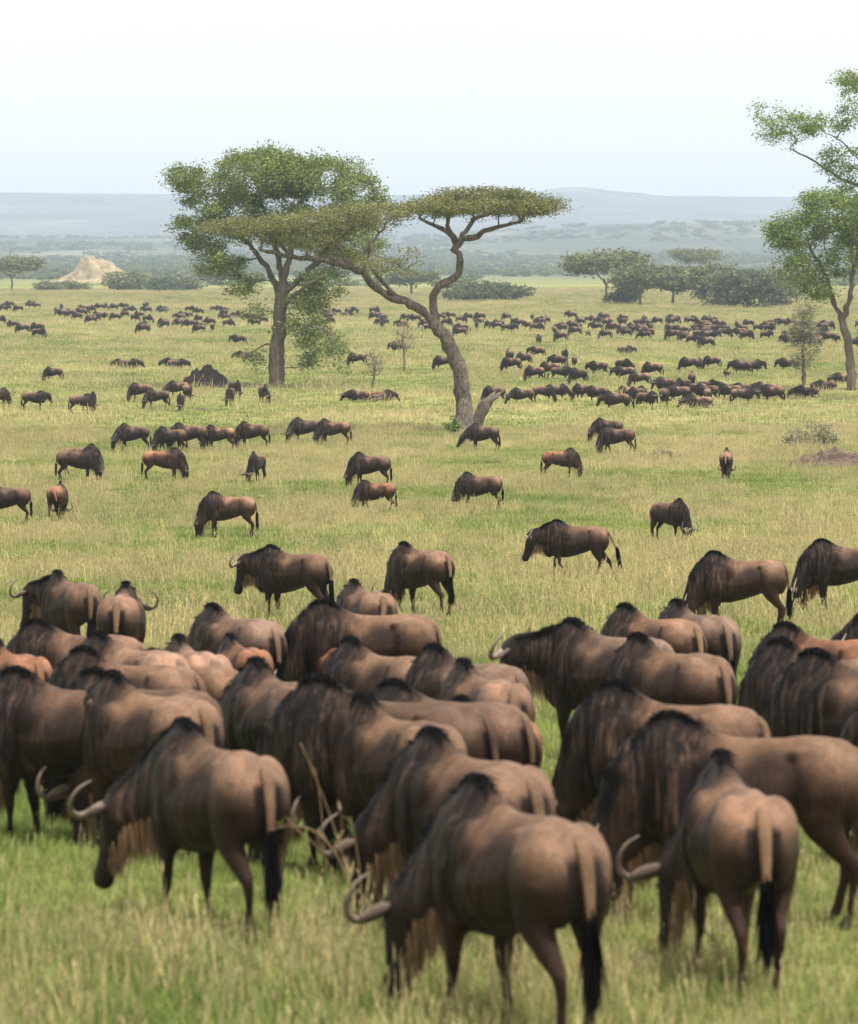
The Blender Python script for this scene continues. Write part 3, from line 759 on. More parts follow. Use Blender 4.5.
# ------------------------------------------------------------------ trees
def leafcards(C, n_each, spread, size, asp=.45, upb=.5):
    """n_each small leaf faces around every centre; returns V,F,col"""
    C = np.repeat(C, n_each, 0); n = len(C)
    P = C+rng.normal(size=(n, 3))*np.array(spread)
    a = rng.normal(size=(n, 3)); a[:, 2] *= .55; a /= np.linalg.norm(a, axis=1)[:, None]
    b = np.cross(a, rng.normal(size=(n, 3))*[1, 1, .6]); b /= np.linalg.norm(b, axis=1)[:, None]
    s = (size*rng.uniform(.55, 1.45, n))[:, None]
    V = np.stack([P-a*s, P+b*s*asp, P+a*s, P-b*s*asp], 1).reshape(-1, 3)
    F = np.arange(n*4).reshape(-1, 4)
    c = np.clip(rng.normal(.5, .25, n), 0, 1); c = np.repeat(c, 4)
    return V, F, np.stack([c, c, c], 1)
class Tree:
    def __init__(s, label, cat, leafmat, barkmat, group=None, name='tree'):
        s.P = []; s.par = []; s.rmin = []; s.tips = []
        s.label, s.cat, s.lm, s.bm, s.group, s.name = label, cat, leafmat, barkmat, group, name
    def nearest(s, p):
        A = np.array(s.P); return int(np.argmin(((A-p)**2).sum(1)))
    def limb(s, pts, r0, r1, step=.4, jit=.04, smooth=True):
        Q = catmull(pts, 6) if smooth and len(pts) > 2 else np.asarray(pts, float)
        L_ = np.concatenate([[0], np.cumsum(np.linalg.norm(np.diff(Q, axis=0), axis=1))])
        k = max(2, int(L_[-1]/step)); tt = np.linspace(0, L_[-1], k+1)
        Q = np.stack([np.interp(tt, L_, Q[:, i]) for i in range(3)], 1)
        par = -1
        st = 0
        if s.P: par = s.nearest(Q[0]); st = 1
        for i in range(st, k+1):
            s.P.append(Q[i]+rng.normal(size=3)*jit*(i > 0)); s.par.append(par); s.rmin.append(r0+(r1-r0)*i/k); par = len(s.P)-1
        return par
    def grow(s, clumps, n, step=.5, bow=.12, root_bias=.0, minfrac=.25):
        pts = []
        vol = np.array([c[1][0]*c[1][1]*c[1][2] for c in clumps])**.7; vol /= vol.sum()
        for _ in range(n):
            c, r = clumps[rng.choice(len(clumps), p=vol)]
            d = rng.normal(size=3); d /= np.linalg.norm(d); d *= rng.uniform(minfrac, 1)**.45
            pts.append(np.array(c)+d*np.array(r))
        pts = np.array(pts); A = np.array(s.P)
        dmin = np.array([np.min(np.linalg.norm(A-p, axis=1)) for p in pts])
        for p in pts[np.argsort(dmin)]:
            A = np.array(s.P)
            dv = p-A; dist = np.linalg.norm(dv, axis=1)
            cost = dist*(1+.6*np.clip(-dv[:, 2]/(dist+1e-6), 0, 1))
            i = int(np.argmin(cost)); D = dist[i]
            if D < step*.6: s.tips.append(i); continue
            k = max(1, int(D/step)); q0 = A[i]; par = i
            for j in range(1, k+1):
                t = j/k; q = q0*(1-t)+p*t; q[2] += -bow*D*4*t*(1-t)*(.5); q = q+rng.normal(size=3)*.06*D*t*(1-t)*2
                s.P.append(q); s.par.append(par); s.rmin.append(0); par = len(s.P)-1
            s.tips.append(par)
    def build(s, base, tip_r=.02, expo=.42, leaves=40, spread=(.4, .4, .2), size=.12, sides=6, asp=.45, bare=0.):
        P = np.array(s.P); n = len(P); par = np.array(s.par); cnt = np.ones(n)
        for i in range(n-1, 0, -1):
            if par[i] >= 0: cnt[par[i]] += cnt[i]
        r = np.maximum(tip_r*cnt**expo*.55+tip_r*.4, np.array(s.rmin))
        ch = [[] for _ in range(n)]
        for i in range(n):
            if par[i] >= 0: ch[par[i]].append(i)
        g = Geo(); stack = [0]
        B = np.array(base, float)
        while stack:
            i = stack.pop(); pts = [P[par[i]]] if par[i] >= 0 else []; rr = [min(r[par[i]], r[i]*1.35)] if par[i] >= 0 else []
            while True:
                pts.append(P[i]); rr.append(r[i])
                if not ch[i]: break
                c = sorted(ch[i], key=lambda k: -r[k]*1000-cnt[k]); stack += c[1:]; i = c[0]
            if len(pts) < 2: continue
            big = max(rr) > .12
            m = 12 if big else (sides if max(rr) > .04 else 3)
            rr = [max(q, .008) for q in rr]
            if big: rr = [q*(1+.07*math.sin(3.1*k)+.05*math.sin(1.7*k+2)) for k, q in enumerate(rr)]
            if len(pts) == 2: pts = [pts[0], (pts[0]+pts[1])/2, pts[1]]; rr = [rr[0], (rr[0]+rr[1])/2, rr[1]]
            v, f = tube(np.array(pts)-B, rr, m)
            if big:
                v = np.array(v); v += np.array([[(mnoise.noise(Vector(q*2.2))+.6*mnoise.noise(Vector(q*5)))*.09, (mnoise.noise(Vector(q*2.2+5))+.6*mnoise.noise(Vector(q*5+3)))*.09, 0] for q in v])
            g.add(v, f)
        root = link(s.name, None); root.location = B; tag(root, s.label, s.cat, s.group)
        V, F = g.get(); link('trunk', mesh('trunk', V, F, s.bm), root)
        if leaves and s.tips:
            tips = np.array([P[i] for i in s.tips])
            ex = np.array([P[par[i]] for i in s.tips if par[i] >= 0])
            C = np.vstack([tips, ex[rng.random(len(ex)) < .6]])-B
            if bare: C = C[rng.random(len(C)) > bare]
            V, F, c = leafcards(C, leaves, spread, size, asp)
            me = mesh('crown', V, F, s.lm, smooth=False); vcol(me, c); link('crown', me, root)
        return root

def px(x, y, d, off=0): return at(x, y, d+off)*1.0
# -- big leafy acacia behind the umbrella tree
bx, d1 = solve_foot(277, 388)
def A1(x, y, o=0): return at(x, y, d1+o)
base = np.array([bx, d1, ground(bx, d1)-.15])
t = Tree('tall dense green acacia with a broad ragged crown, left of and behind the umbrella tree', 'tree', M['leaf_a'], M['bark2'], 'large trees on the plain', 'acacia_tree')
t.limb([base, A1(277, 360), A1(279, 325), A1(281, 300), A1(283, 285)], .62, .42)
t.limb([A1(281, 300), A1(268, 270, 1), A1(245, 240, 1.5), A1(215, 215, 2)], .26, .1)
t.limb([A1(283, 285), A1(290, 250, -1), A1(300, 215, -1), A1(305, 185, -1)], .28, .1)
t.limb([A1(283, 285), A1(275, 245, 2), A1(262, 205, 3), A1(255, 175, 3)], .25, .1)
t.limb([A1(281, 295), A1(315, 265, 0), A1(345, 235, 1), A1(365, 205, 1)], .24, .08)
t.limb([A1(280, 310), A1(300, 290, -2), A1(325, 275, -3)], .18, .06)
t.limb([A1(278, 335), A1(295, 325, -1), A1(325, 330, -2), A1(345, 345, -2)], .10, .04)
t.limb([A1(278, 345), A1(262, 345, 1), A1(245, 360, 1)], .09, .04)
k = d1/FPX
t.grow([(A1(212, 190), (40*k, 3.2, 22*k)), (A1(262, 172), (48*k, 4.5, 27*k)), (A1(325, 178), (50*k, 4.2, 22*k)), (A1(358, 200), (28*k, 3.2, 22*k)),
        (A1(200, 228), (28*k, 2.6, 16*k)), (A1(238, 215), (32*k, 4, 26*k)), (A1(295, 150+14), (36*k, 3, 13*k)), (A1(352, 245), (34*k, 3, 20*k)), (A1(300, 225), (50*k, 4.5, 25*k)),
        (A1(290, 180), (36*k, 4, 22*k)), (A1(185, 176), (20*k, 2, 11*k)), (A1(218, 262), (26*k, 2.4, 18*k)), (A1(205, 245), (24*k, 2.2, 10*k)), (A1(240, 285), (16*k, 2, 12*k)), (A1(330, 280), (28*k, 2.2, 15*k)), (A1(310, 300), (20*k, 2.2, 10*k))], 860, .5, .08)
t.grow([(A1(322, 348), (34*k, 2.6, 24*k)), (A1(300, 322), (30*k, 2.2, 20*k)), (A1(335, 362), (22*k, 1.6, 16*k)), (A1(262, 352), (14*k, 1.6, 20*k)), (A1(256, 315), (18*k, 1.8, 16*k))], 56, .45, .08, minfrac=.0)
t.build(base, .02, .41, 62, (.38, .38, .25), .10)

# -- umbrella acacia
bx, d2 = solve_foot(463, 433)
def A2(x, y, o=0): return at(x, y, d2+o)
base = np.array([bx, d2, ground(bx, d2)-.15])
t = Tree('flat topped umbrella acacia with a forked, crooked grey trunk and thin olive brown canopy', 'tree', M['leaf_b'], M['bark'], 'large trees on the plain', 'umbrella_acacia_tree')
t.limb([base, A2(464, 415), A2(463, 395, .1), A2(458, 365, .1), A2(449, 345), A2(436, 325)], .50, .34, .35)
t.rmin[0] = 1.1; t.rmin[1] = .76; t.rmin[2] = .58
t.limb([A2(436, 325), A2(420, 309, -.2), A2(400, 300, -.4), A2(375, 288, -.5), A2(363, 272, -.5), A2(348, 266, -.6), A2(320, 260, -.8), A2(290, 256, -1), A2(262, 250, -1.2)], .26, .11, .35)
t.limb([A2(436, 325), A2(433, 300, .2), A2(440, 286, .3), A2(456, 276, .2), A2(460, 262, .2), A2(455, 250, .3)], .24, .18, .3)
t.limb([A2(455, 250), A2(462, 238, .3), A2(478, 236, .2), A2(495, 228, 0), A2(520, 222, -.5)], .22, .07)
t.limb([A2(457, 248), A2(452, 236, .5), A2(438, 226, .8), A2(420, 218, 1)], .2, .07)
t.limb([A2(462, 240), A2(468, 226, .8), A2(482, 216, 1.4), A2(500, 212, 2)], .15, .06)
t.limb([A2(452, 236), A2(448, 222, -1), A2(455, 210, -1.8)], .14, .05)
t.limb([A2(400, 300), A2(385, 285, -1), A2(368, 262, -1.6), A2(372, 245, -2)], .14, .05)
t.limb([A2(348, 266), A2(340, 248, .5), A2(318, 232, 1)], .13, .05)
t.limb([A2(290, 256), A2(275, 240, .8), A2(250, 228, 1.2)], .12, .05)
t.limb([A2(320, 260), A2(335, 240, -1.2), A2(365, 222, -2)], .11, .05)
t.limb([A2(363, 272), A2(365, 250, 1), A2(385, 228, 1.5)], .11, .05)
k = d2/FPX
t.grow([(A2(485, 203), (82*k, 3.6, 9.5*k)), (A2(520, 209), (50*k, 2.6, 7*k)), (A2(440, 208), (42*k, 3.0, 9*k)), (A2(478, 193), (48*k, 3, 5*k)), (A2(535, 200), (24*k, 1.8, 5*k))], 420, .42, .05)
t.grow([(A2(325, 222), (72*k, 3.4, 11*k)), (A2(262, 226), (54*k, 2.8, 9*k)), (A2(370, 213), (48*k, 3, 10*k)), (A2(222, 226), (26*k, 1.7, 5*k)), (A2(300, 240), (50*k, 2.4, 8*k))], 400, .42, .05)
t.grow([(A2(375, 262, -1.5), (22*k, 1.2, 12*k)), (A2(408, 262, -1), (12*k, .8, 14*k)), (A2(330, 250), (26*k, 1.2, 6*k))], 45, .4, .05)
t.build(base, .020, .42, 44, (.32, .32, .11), .062)

# -- right tree (partly outside the frame)
bx, d3 = solve_foot(852, 391)
def A3(x, y, o=0): return at(x, y, d3+o)
base = np.array([bx, d3, ground(bx, d3)-.15])
t = Tree('tall green acacia at the right edge with a forked trunk and rounded crown', 'tree', M['leaf_c'], M['bark2'], 'large trees on the plain', 'acacia_tree')
t.limb([base, A3(850, 360), A3(846, 335), A3(842, 318)], .36, .27)
t.limb([A3(842, 318), A3(832, 300, .5), A3(828, 280, .8), A3(818, 262, 1), A3(806, 240, 1)], .19, .07)
t.limb([A3(842, 318), A3(850, 295, -.5), A3(853, 265, -.8), A3(850, 235, -1)], .22, .08)
t.limb([A3(828, 285), A3(812, 272, -.8), A3(795, 262, -1)], .09, .04)
t.limb([A3(852, 270), A3(866, 240, 0), A3(880, 215, 0)], .13, .05)
k = d3/FPX
t.grow([(A3(800, 232), (34*k, 2.4, 20*k)), (A3(835, 215), (38*k, 3, 24*k)), (A3(800, 268), (24*k, 2, 18*k)), (A3(872, 215), (40*k, 3, 28*k)), (A3(895, 255), (36*k, 3, 26*k)), (A3(825, 196), (26*k, 2.4, 9*k)), (A3(845, 255), (26*k, 2.4, 22*k)), (A3(818, 290), (14*k, 1.3, 10*k)), (A3(782, 238), (16*k, 1.5, 10*k))], 420, .5, .08)
t.build(base, .018, .40, 54, (.38, .38, .24), .10)

# -- taller tree whose crown leans in from outside the right edge
d4 = 300.
def A4(x, y, o=0): return at(x, y, d4+o)
bx = (925-W/2)/FPX*d4; base = np.array([bx, d4, ground(bx, d4)-.15])
t = Tree('tall airy tree leaning in from the upper right corner with long bare twigs', 'tree', M['leaf_c'], M['bark2'], 'large trees on the plain', 'acacia_tree')
t.limb([base, A4(920, 340), A4(912, 270), A4(900, 215)], .40, .26)
t.limb([A4(900, 215), A4(875, 192, .4), A4(850, 183, .8), A4(830, 172, 1), A4(808, 158, 1), A4(790, 148, 1)], .17, .04)
t.limb([A4(912, 270), A4(905, 190, -1), A4(895, 130, -1), A4(885, 100, -1)], .2, .08)
t.limb([A4(875, 192), A4(862, 165, -.6), A4(845, 145, -1), A4(820, 130, -1)], .08, .03)
t.limb([A4(900, 200), A4(935, 160), A4(960, 130)], .15, .06)
k = d4/FPX
t.grow([(A4(790, 128), (36*k, 1.8, 16*k)), (A4(768, 112), (20*k, 1.2, 9*k)), (A4(822, 122), (34*k, 2, 11*k)), (A4(872, 100), (36*k, 3, 28*k)), (A4(915, 110), (50*k, 3.5, 40*k)), (A4(840, 160), (24*k, 1.5, 18*k)), (A4(955, 160), (46*k, 3, 36*k)), (A4(850, 80), (22*k, 2, 8*k)), (A4(850, 182), (20*k, 1.2, 8*k))], 380, .5, .08)
t.build(base, .016, .40, 40, (.32, .32, .20), .088)

# -- saplings and bushes with visible stems
def small_tree(x, y, top, hw, label, cat, lm, bm, n, leaves, size, spread, r0, name, stems=1, low=.35, bare=0., group=None):
    bx, d = solve_foot(x, y); base = np.array([bx, d, ground(bx, d)-.05]); k = d/FPX
    t = Tree(label, cat, lm, bm, group, name)
    for s_ in range(stems):
        a = 2*math.pi*s_/max(1, stems); dx = math.cos(a)*hw*.4*(stems > 1)
        t.limb([base, at(x+dx*.3+random.uniform(-2, 2), y-(y-top)*.3, d), at(x+dx+random.uniform(-2, 2), y-(y-top)*.6, d+math.sin(a)*.6*(stems > 1)), at(x+dx*1.5, y-(y-top)*.85, d+math.sin(a)*.8*(stems > 1))], r0, r0*.3, .25, .02)
        if s_ == 0: pass
    h = y-top
    t.grow([(at(x, top+h*.25, d), (hw*k*.75, hw*k*.7, h*.25*k)), (at(x, top+h*.45, d), (hw*k, hw*k*.9, h*(1-low)*.4*k))], n, .22, .05)
    return t.build(base, .022 if lm is M['leaf_d'] and leaves < 10 else .014, .42, leaves, spread, size, bare=bare)
small_tree(803, 396, 302, 17, 'dusty grey-green sapling with an upright crown at right, in front of the right hand tree', 'sapling', M['leaf_d'], M['bark2'], 150, 20, .075, (.2, .2, .16), .17, 'sapling')
small_tree(372, 389, 348, 15, 'small bare grey bush left of the umbrella acacia', 'bush', M['leaf_d'], M['twig'], 90, 5, .05, (.1, .1, .1), .07, 'thorn_bush', 1)
small_tree(404, 372, 318, 14, 'thin brown sapling with an open crown, between the two main trees', 'sapling', M['leaf_d'], M['twig'], 80, 8, .06, (.15, .15, .12), .12, 'sapling', 1, .5)
def bush(x, y, top, hw, label, lm, n=60, leaves=30, size=.1, group=None, dscale=.6, name='bush'):
    bx, d = solve_foot(x, y); base = np.array([bx, d, ground(bx, d)-.05]); k = d/FPX; h = (y-top)*k; wx = hw*k
    t = Tree(label, 'bush', lm, M['twig'], group, name)
    t.limb([base, base+[0, 0, h*.3]], .05, .03, .1, 0, False)
    t.grow([(base+[0, 0, h*.55], (wx*.85, wx*dscale, h*.42)), (base+[wx*.45, 0, h*.35], (wx*.5, wx*.4, h*.33)), (base+[-wx*.5, 0, h*.33], (wx*.45, wx*.4, h*.3))], n, max(.2, wx/6), .03)
    t.build(base, .008, .4, leaves, (wx*.11, wx*.11, h*.1), size)
bush(815, 448, 421, 34, 'low grey-green shrub on the right meadow above the bare soil patch', M['leaf_d'], 60, 30, .06)
bush(664, 460, 449, 17, 'low tuft-like shrub in the middle of the right meadow', M['leaf_d'], 30, 26, .05)
bush(452, 434, 415, 9, 'green suckers sprouting at the foot of the umbrella acacia', M['leaf_c'], 20, 26, .07)
bush(745, 372, 359, 13, 'small grey-green shrub on the right plain', M['leaf_d'], 26, 22, .09)
bush(425, 432, 427, 14, 'flat green ground shrub left of the umbrella acacia foot', M['leaf_c'], 20, 20, .05)
# -- far acacias and thickets beyond the herd
def far_tree(x, y, top, hw, flat, label, lm, n=110, leaves=26, trunk=.28, name='acacia_tree', d=None, group='far acacias beyond the herd', low=0):
    if d is None: bx, d = solve_foot(x, y)
    else: bx = (x-W/2)/FPX*d
    gz = ground(bx, d); base = np.array([bx, d, gz-.3]); k = d/FPX; h = at(x, top, d)[2]-gz; wx = hw*k
    t = Tree(label, 'tree', lm, M['bark_far'], group, name)
    t.limb([base, base+[random.uniform(-.3, .3), 0, h*.3], base+[random.uniform(-.6, .6), 0, h*.5]], trunk, trunk*.6, 1., .05)
    for sgn in (-1, 1): t.limb([base+[0, 0, h*.4], base+[sgn*wx*.25, 0, h*.62], base+[sgn*wx*.5, random.uniform(-1, 1), h*.8]], trunk*.5, trunk*.2, 1., .05)
    cl = [(base+[0, 0, h*(1-flat*.5)], (wx*.98, wx*.7, h*flat*.5)), (base+[wx*.3, 0, h*(.9-flat*.5)], (wx*.6, wx*.5, h*flat*.45)), (base+[-wx*.45, 0, h*(.88-flat*.5)], (wx*.5, wx*.4, h*flat*.4))]
    if low: cl += [(base+[random.uniform(-.3, .3)*wx, 0, h*.3], (wx*.8, wx*.6, h*.3))]
    t.grow(cl, n, .9, .03)
    t.build(base, .03, .4, leaves, (wx*.075+.2, wx*.075+.2, h*.035+.1), .34)
far_tree(606, 304, 250, 46, .30, 'wide flat topped acacia, leftmost of the far trees at right', M['leaf_far'], 150)
far_tree(640, 305, 262, 30, .5, 'rounded acacia right of the widest flat topped one', M['leaf_far'], 110)
far_tree(672, 305, 264, 34, .55, 'flat acacia in the middle of the far trees at right', M['leaf_far'], 120)
far_tree(695, 297, 249, 30, .22, 'pale far acacia with a thin flat top rising behind the others', M['leaf_far'], 90, d=1300.)
far_tree(715, 306, 262, 32, .6, 'green acacia with a broad low crown left of the dark thicket', M['leaf_far'], 120, low=1)
far_tree(748, 308, 267, 42, .8, 'dark dense thicket tree at right beyond the herd', M['leaf_far2'], 150, low=1)
far_tree(775, 306, 264, 30, .7, 'green thicket tree behind the dusty sapling', M['leaf_far'], 110, low=1)
far_tree(625, 304, 285, 18, .8, 'low dark bush beneath the far flat topped acacias', M['leaf_far2'], 60, low=1, trunk=.12)
far_tree(12, 293, 255, 34, .32, 'flat topped acacia at the far left edge', M['leaf_far'], 110, d=1080.)
far_tree(60, 293, 279, 30, .9, 'low grey-green thicket in front of the rocky hill', M['leaf_far'], 80, low=1, trunk=.12, d=1090.)
far_tree(127, 293, 270, 26, .85, 'rounded bush right of the rocky hill', M['leaf_far'], 90, low=1, trunk=.12, d=1085.)
far_tree(172, 294, 276, 32, .9, 'wide dark bush right of the rocky hill', M['leaf_far2'], 110, low=1, trunk=.12, d=1070.)
far_tree(222, 290, 262, 26, .7, 'grey hazy tree seen through the leafy acacia', M['leaf_far'], 90, low=1, d=1300.)
far_tree(412, 300, 268, 30, .45, 'far acacia between the two main trees', M['leaf_far'], 100, d=1000.)
far_tree(488, 301, 281, 46, .8, 'long low dark thicket behind the umbrella tree', M['leaf_far2'], 140, low=1, trunk=.12)
far_tree(455, 299, 276, 26, .6, 'far acacia just right of the crooked trunk', M['leaf_far'], 90, d=1050.)
for x, y, tp, hw in ((508, 282, 270, 9), (526, 281, 269, 8), (545, 281, 271, 8), (575, 282, 272, 7), (812, 300, 280, 16), (845, 300, 277, 20), (300, 296, 280, 26), (345, 296, 278, 22), (380, 297, 276, 18), (252, 292, 272, 16)):
    far_tree(x, y, tp, hw, .6, 'small hazy round tree on the plain beyond the field', M['leaf_far'], 34, 22, .15, d=1900. if y < 283 else 1250., group='small hazy trees beyond the field', low=1)

# ------------------------------------------------------------------ stump, branch, termite mound, rocky hill, soil
bx, d = solve_foot(478, 429); B0 = np.array([bx, d, ground(bx, d)-.1]); k = d/FPX
g = Geo()
def dead(pts, rr, n=12):
    P = catmull([np.array(p) for p in pts], 5); r = np.interp(np.linspace(0, 1, len(P)), np.linspace(0, 1, len(rr)), rr)
    v, f = tube(P, list(r), n); v = np.array([q+np.array([mnoise.noise(Vector(q*3)), mnoise.noise(Vector(q*3+3)), mnoise.noise(Vector(q*3+7))])*.1 for q in v]); g.add(v, f)
dead([(-.35, -.5, 0), (.05, -.5, .9), (.5, -.5, 1.7), (.95, -.4, 2.35), (1.15, -.4, 2.6)], [.5, .42, .34, .2, .05])
dead([(.5, -.5, 1.7), (.75, -.6, 2.0), (1.45, -.6, 2.5), (1.75, -.6, 2.75)], [.26, .2, .1, .02])
dead([(.15, -.5, 1.2), (.1, -.7, 1.7), (.25, -.7, 2.1)], [.22, .14, .03])
V, F = g.get(); o = link('tree_stump', mesh('tree_stump', V, F, M['deadwood'])); o.location = B0; o.scale = (.85, .85, .82)
tag(o, 'broken leaning dead stump beside the umbrella acacia trunk', 'stump')
bx, d = solve_foot(370, 402); g = Geo()
for i in range(8):
    a = random.uniform(-.3, .3); x0 = random.uniform(-.9, .6); l_ = random.uniform(.4, 1.1)
    dead([(x0, random.uniform(-.3, .3), .1), (x0+l_*.5, random.uniform(-.3, .3), .25+random.uniform(0, .3)), (x0+l_, random.uniform(-.3, .3), .1+random.uniform(0, .5))], [.06, .05, .015], 5)
V, F = g.get(); o = link('fallen_branch', mesh('fallen_branch', V, F, M['deadwood'])); o.location = (bx, d, ground(bx, d)); tag(o, 'pale fallen branch between two resting wildebeest', 'branch')
def mound(name, x, y, hw, hpx, label, cat, mat, spike=True, kind=None, d=None, rough=.12, dp=.8, res=56, pw=1.7):
    if d is None: bx, d = solve_foot(x, y)
    else: bx = (x-W/2)/FPX*d
    k = d/FPX; wx, h = hw*k, hpx*k; V = []; F = []
    for i in range(res+1):
        r = i/res
        for j in range(res):
            a = 2*math.pi*j/res
            nr = 1+.25*mnoise.noise(Vector((math.cos(a)*1.5, math.sin(a)*1.5, r*2+hw)))
            z = (1-r**pw)**1.3
            q = Vector((math.cos(a)*r*2.2, math.sin(a)*r*2.2, hw*.7))
            z *= 1+.35*mnoise.noise(Vector((math.cos(a)*r*1.3, math.sin(a)*r*1.3, hw)))
            z += rough*(mnoise.fractal(q*2.2, 1, 2, 5))*(1-r**4)*(1.2 if r > .02 else 0)
            if spike: z += .22*math.exp(-((r*math.cos(a)+.05)**2+(r*math.sin(a))**2)/.006)
            V.append((math.cos(a)*r*wx*nr, math.sin(a)*r*wx*dp*nr, (z*h if r < 1 else -.5*k*8)))
    for i in range(res):
        for j in range(res): F.append((i*res+j, (i+1)*res+j, (i+1)*res+(j+1) % res, i*res+(j+1) % res))
    o = link(name, mesh(name, V, F, mat)); o.location = (bx, d, ground(bx, d)-.1); tag(o, label, cat, kind=kind); return o
mound('termite_mound', 206, 387, 29, 19, 'dark earthen termite mound with a knob on top, left of the leafy tree', 'termite mound', M['earth'], pw=2.3, rough=.24)
mound('soil_mound', 832, 468, 50, 19, 'low reddish brown heap of bare soil and dead brush at the right edge', 'soil mound', M['redsoil'], False, dp=.35, rough=.3)
mound('soil_mound', 205, 411, 22, 4, 'small brown bare patch just in front of the termite mound', 'soil mound', M['redsoil'], False, dp=.5, rough=.2)
mound('rocky_hill', 100, 291, 48, 20, None, None, M['rock'], False, 'structure', d=1500., rough=.13, res=90, pw=1.5)
mound('rocky_hill', 97, 291, 27, 24, None, None, M['rock'], False, 'structure', d=1496., rough=.13, res=90, pw=4.0)
# scrub on far country: more than anyone could count
def cloud_mesh(seed):
    C = rng.normal(size=(16, 3))*[1.0, .8, .30]; C[:, 2] = np.abs(C[:, 2])+.45
    V, F, c = leafcards(C, 16, (.35, .35, .18), .32); me = mesh('scrub_tuft', V, F, M['leaf_far2'] if seed % 2 else M['leaf_far'], smooth=False); vcol(me, c); return me
def scatter(name, protos, P, S, idx, label=None, rotz=None, cat=None):
    me = bpy.data.meshes.new(name); me.from_pydata(P.tolist(), [], []); n = len(P)
    for nm, tp, arr in (('scl', 'FLOAT', S), ('idx', 'INT', idx), ('rot', 'FLOAT', rng.uniform(0, 6.283, n)), ('tilt', 'FLOAT', rng.normal(0, .12, n))):
        a = me.attributes.new(nm, tp, 'POINT'); a.data.foreach_set('value', np.asarray(arr).astype(np.int32 if tp == 'INT' else np.float32))
    o = link(name, me); ng = bpy.data.node_groups.new(name, 'GeometryNodeTree')
    ng.interface.new_socket('Geometry', in_out='INPUT', socket_type='NodeSocketGeometry'); ng.interface.new_socket('Geometry', in_out='OUTPUT', socket_type='NodeSocketGeometry')
    N = ng.nodes.new; gi = N('NodeGroupInput'); go = N('NodeGroupOutput'); iop = N('GeometryNodeInstanceOnPoints')
    j = N('GeometryNodeGeometryToInstance')
    obs = []
    for pm in protos:
        po = bpy.data.objects.new(pm.name, pm); obs.append(po)
    for po in reversed(obs):
        oi = N('GeometryNodeObjectInfo'); oi.inputs['Object'].default_value = po; oi.inputs['As Instance'].default_value = True
        if po is obs[-1]: jn = N('GeometryNodeJoinGeometry')
        ng.links.new(oi.outputs['Geometry'], jn.inputs[0])
    iop.inputs['Pick Instance'].default_value = True
    def attr(nm, tp):
        a = N('GeometryNodeInputNamedAttribute'); a.data_type = tp; a.inputs['Name'].default_value = nm; return a.outputs['Attribute']
    cx = N('ShaderNodeCombineXYZ'); ng.links.new(attr('rot', 'FLOAT'), cx.inputs[2]); ng.links.new(attr('tilt', 'FLOAT'), cx.inputs[0])
    ng.links.new(gi.outputs[0], iop.inputs['Points']); ng.links.new(jn.outputs[0], iop.inputs['Instance'])
    ng.links.new(attr('idx', 'INT'), iop.inputs['Instance Index']); ng.links.new(cx.outputs[0], iop.inputs['Rotation']); ng.links.new(attr('scl', 'FLOAT'), iop.inputs['Scale'])
    ng.links.new(iop.outputs[0], go.inputs[0])
    md = o.modifiers.new('scatter', 'NODES'); md.node_group = ng; tag(o, label, cat, kind='stuff'); return o
P = []; S = []
for _ in range(9000):
    y = 1600*math.exp(rng.random()*math.log(5200/1600)); x = rng.uniform(-.17, .17)*y
    nz_ = mnoise.noise(Vector((x/260, y/420, .5)))+.5*mnoise.noise(Vector((x/80, y/150, 4)))
    if nz_ < rng.uniform(-.35, .35): continue
    P.append((x, y, ground(x, y)-.2)); S.append(rng.uniform(1.0, 2.6)*(1+.25*(y > 3500)))
P = np.array(P); scatter('scrub_woodland', [cloud_mesh(0), cloud_mesh(1), cloud_mesh(2)], P, S, rng.integers(0, 3, len(P)), 'hazy scrub and scattered trees covering the far slopes', cat='scrub')

# ------------------------------------------------------------------ grass
def blade(V, F, p, az, h, lean, wid, seg=3, bend=1.):
    d = np.array([math.cos(az), math.sin(az)]); w = np.array([-d[1], d[0], 0])*wid/2; b = len(V)
    for i in range(seg+1):
        t = i/seg; off = lean*t**(1.6*bend)*h
        c = np.array([p[0]+d[0]*off, p[1]+d[1]*off, h*t*(1-.25*lean*t)])
        ww = w*(1-t**1.5)+w*.08
        V.append(c-w*0-ww); V.append(c+ww)
    for i in range(seg): F.append((b+2*i, b+2*i+1, b+2*i+3, b+2*i+2))
def tuft(kind, n, rad, h, wid, mat):
    V = []; F = []
    for _ in range(n):
        a = random.uniform(0, 6.28); r = rad*random.random()**.5; p = (r*math.cos(a), r*math.sin(a))
        hh = h*random.uniform(.45, 1.15); blade(V, F, p, random.uniform(0, 6.28), hh, random.uniform(.1, .9 if kind == 'g' else .45), wid*random.uniform(.7, 1.3), 3 if kind == 'g' else 4)
        if kind == 's':
            c = (V[-1]+V[-2])/2
            for q in range(4):
                a2 = random.uniform(0, 6.28); b = len(V); s_ = hh*.05; z0 = c-np.array([0, 0, hh*.07*q])
                e = np.array([math.cos(a2)*.3, math.sin(a2)*.3, 1.3]); w_ = np.array([-math.sin(a2), math.cos(a2), 0])*wid*.6
                V += [z0, z0+e*s_+w_, z0+e*s_*2.2, z0+e*s_-w_]; F.append((b, b+1, b+2, b+3))
    return mesh('grass_tuft', V, F, mat, smooth=False)
G, S_ = M['grass_g'], M['grass_s']
near = [tuft('g', 30, .13, .15, .0075, G) for _ in range(4)]+[tuft('s', 7, .12, .25, .0042, S_) for _ in range(2)]+[tuft('s', 14, .13, .16, .006, S_)]
midt = [tuft('g', 28, .25, .15, .016, G) for _ in range(3)]+[tuft('s', 15, .28, .25, .009, S_) for _ in range(2)]
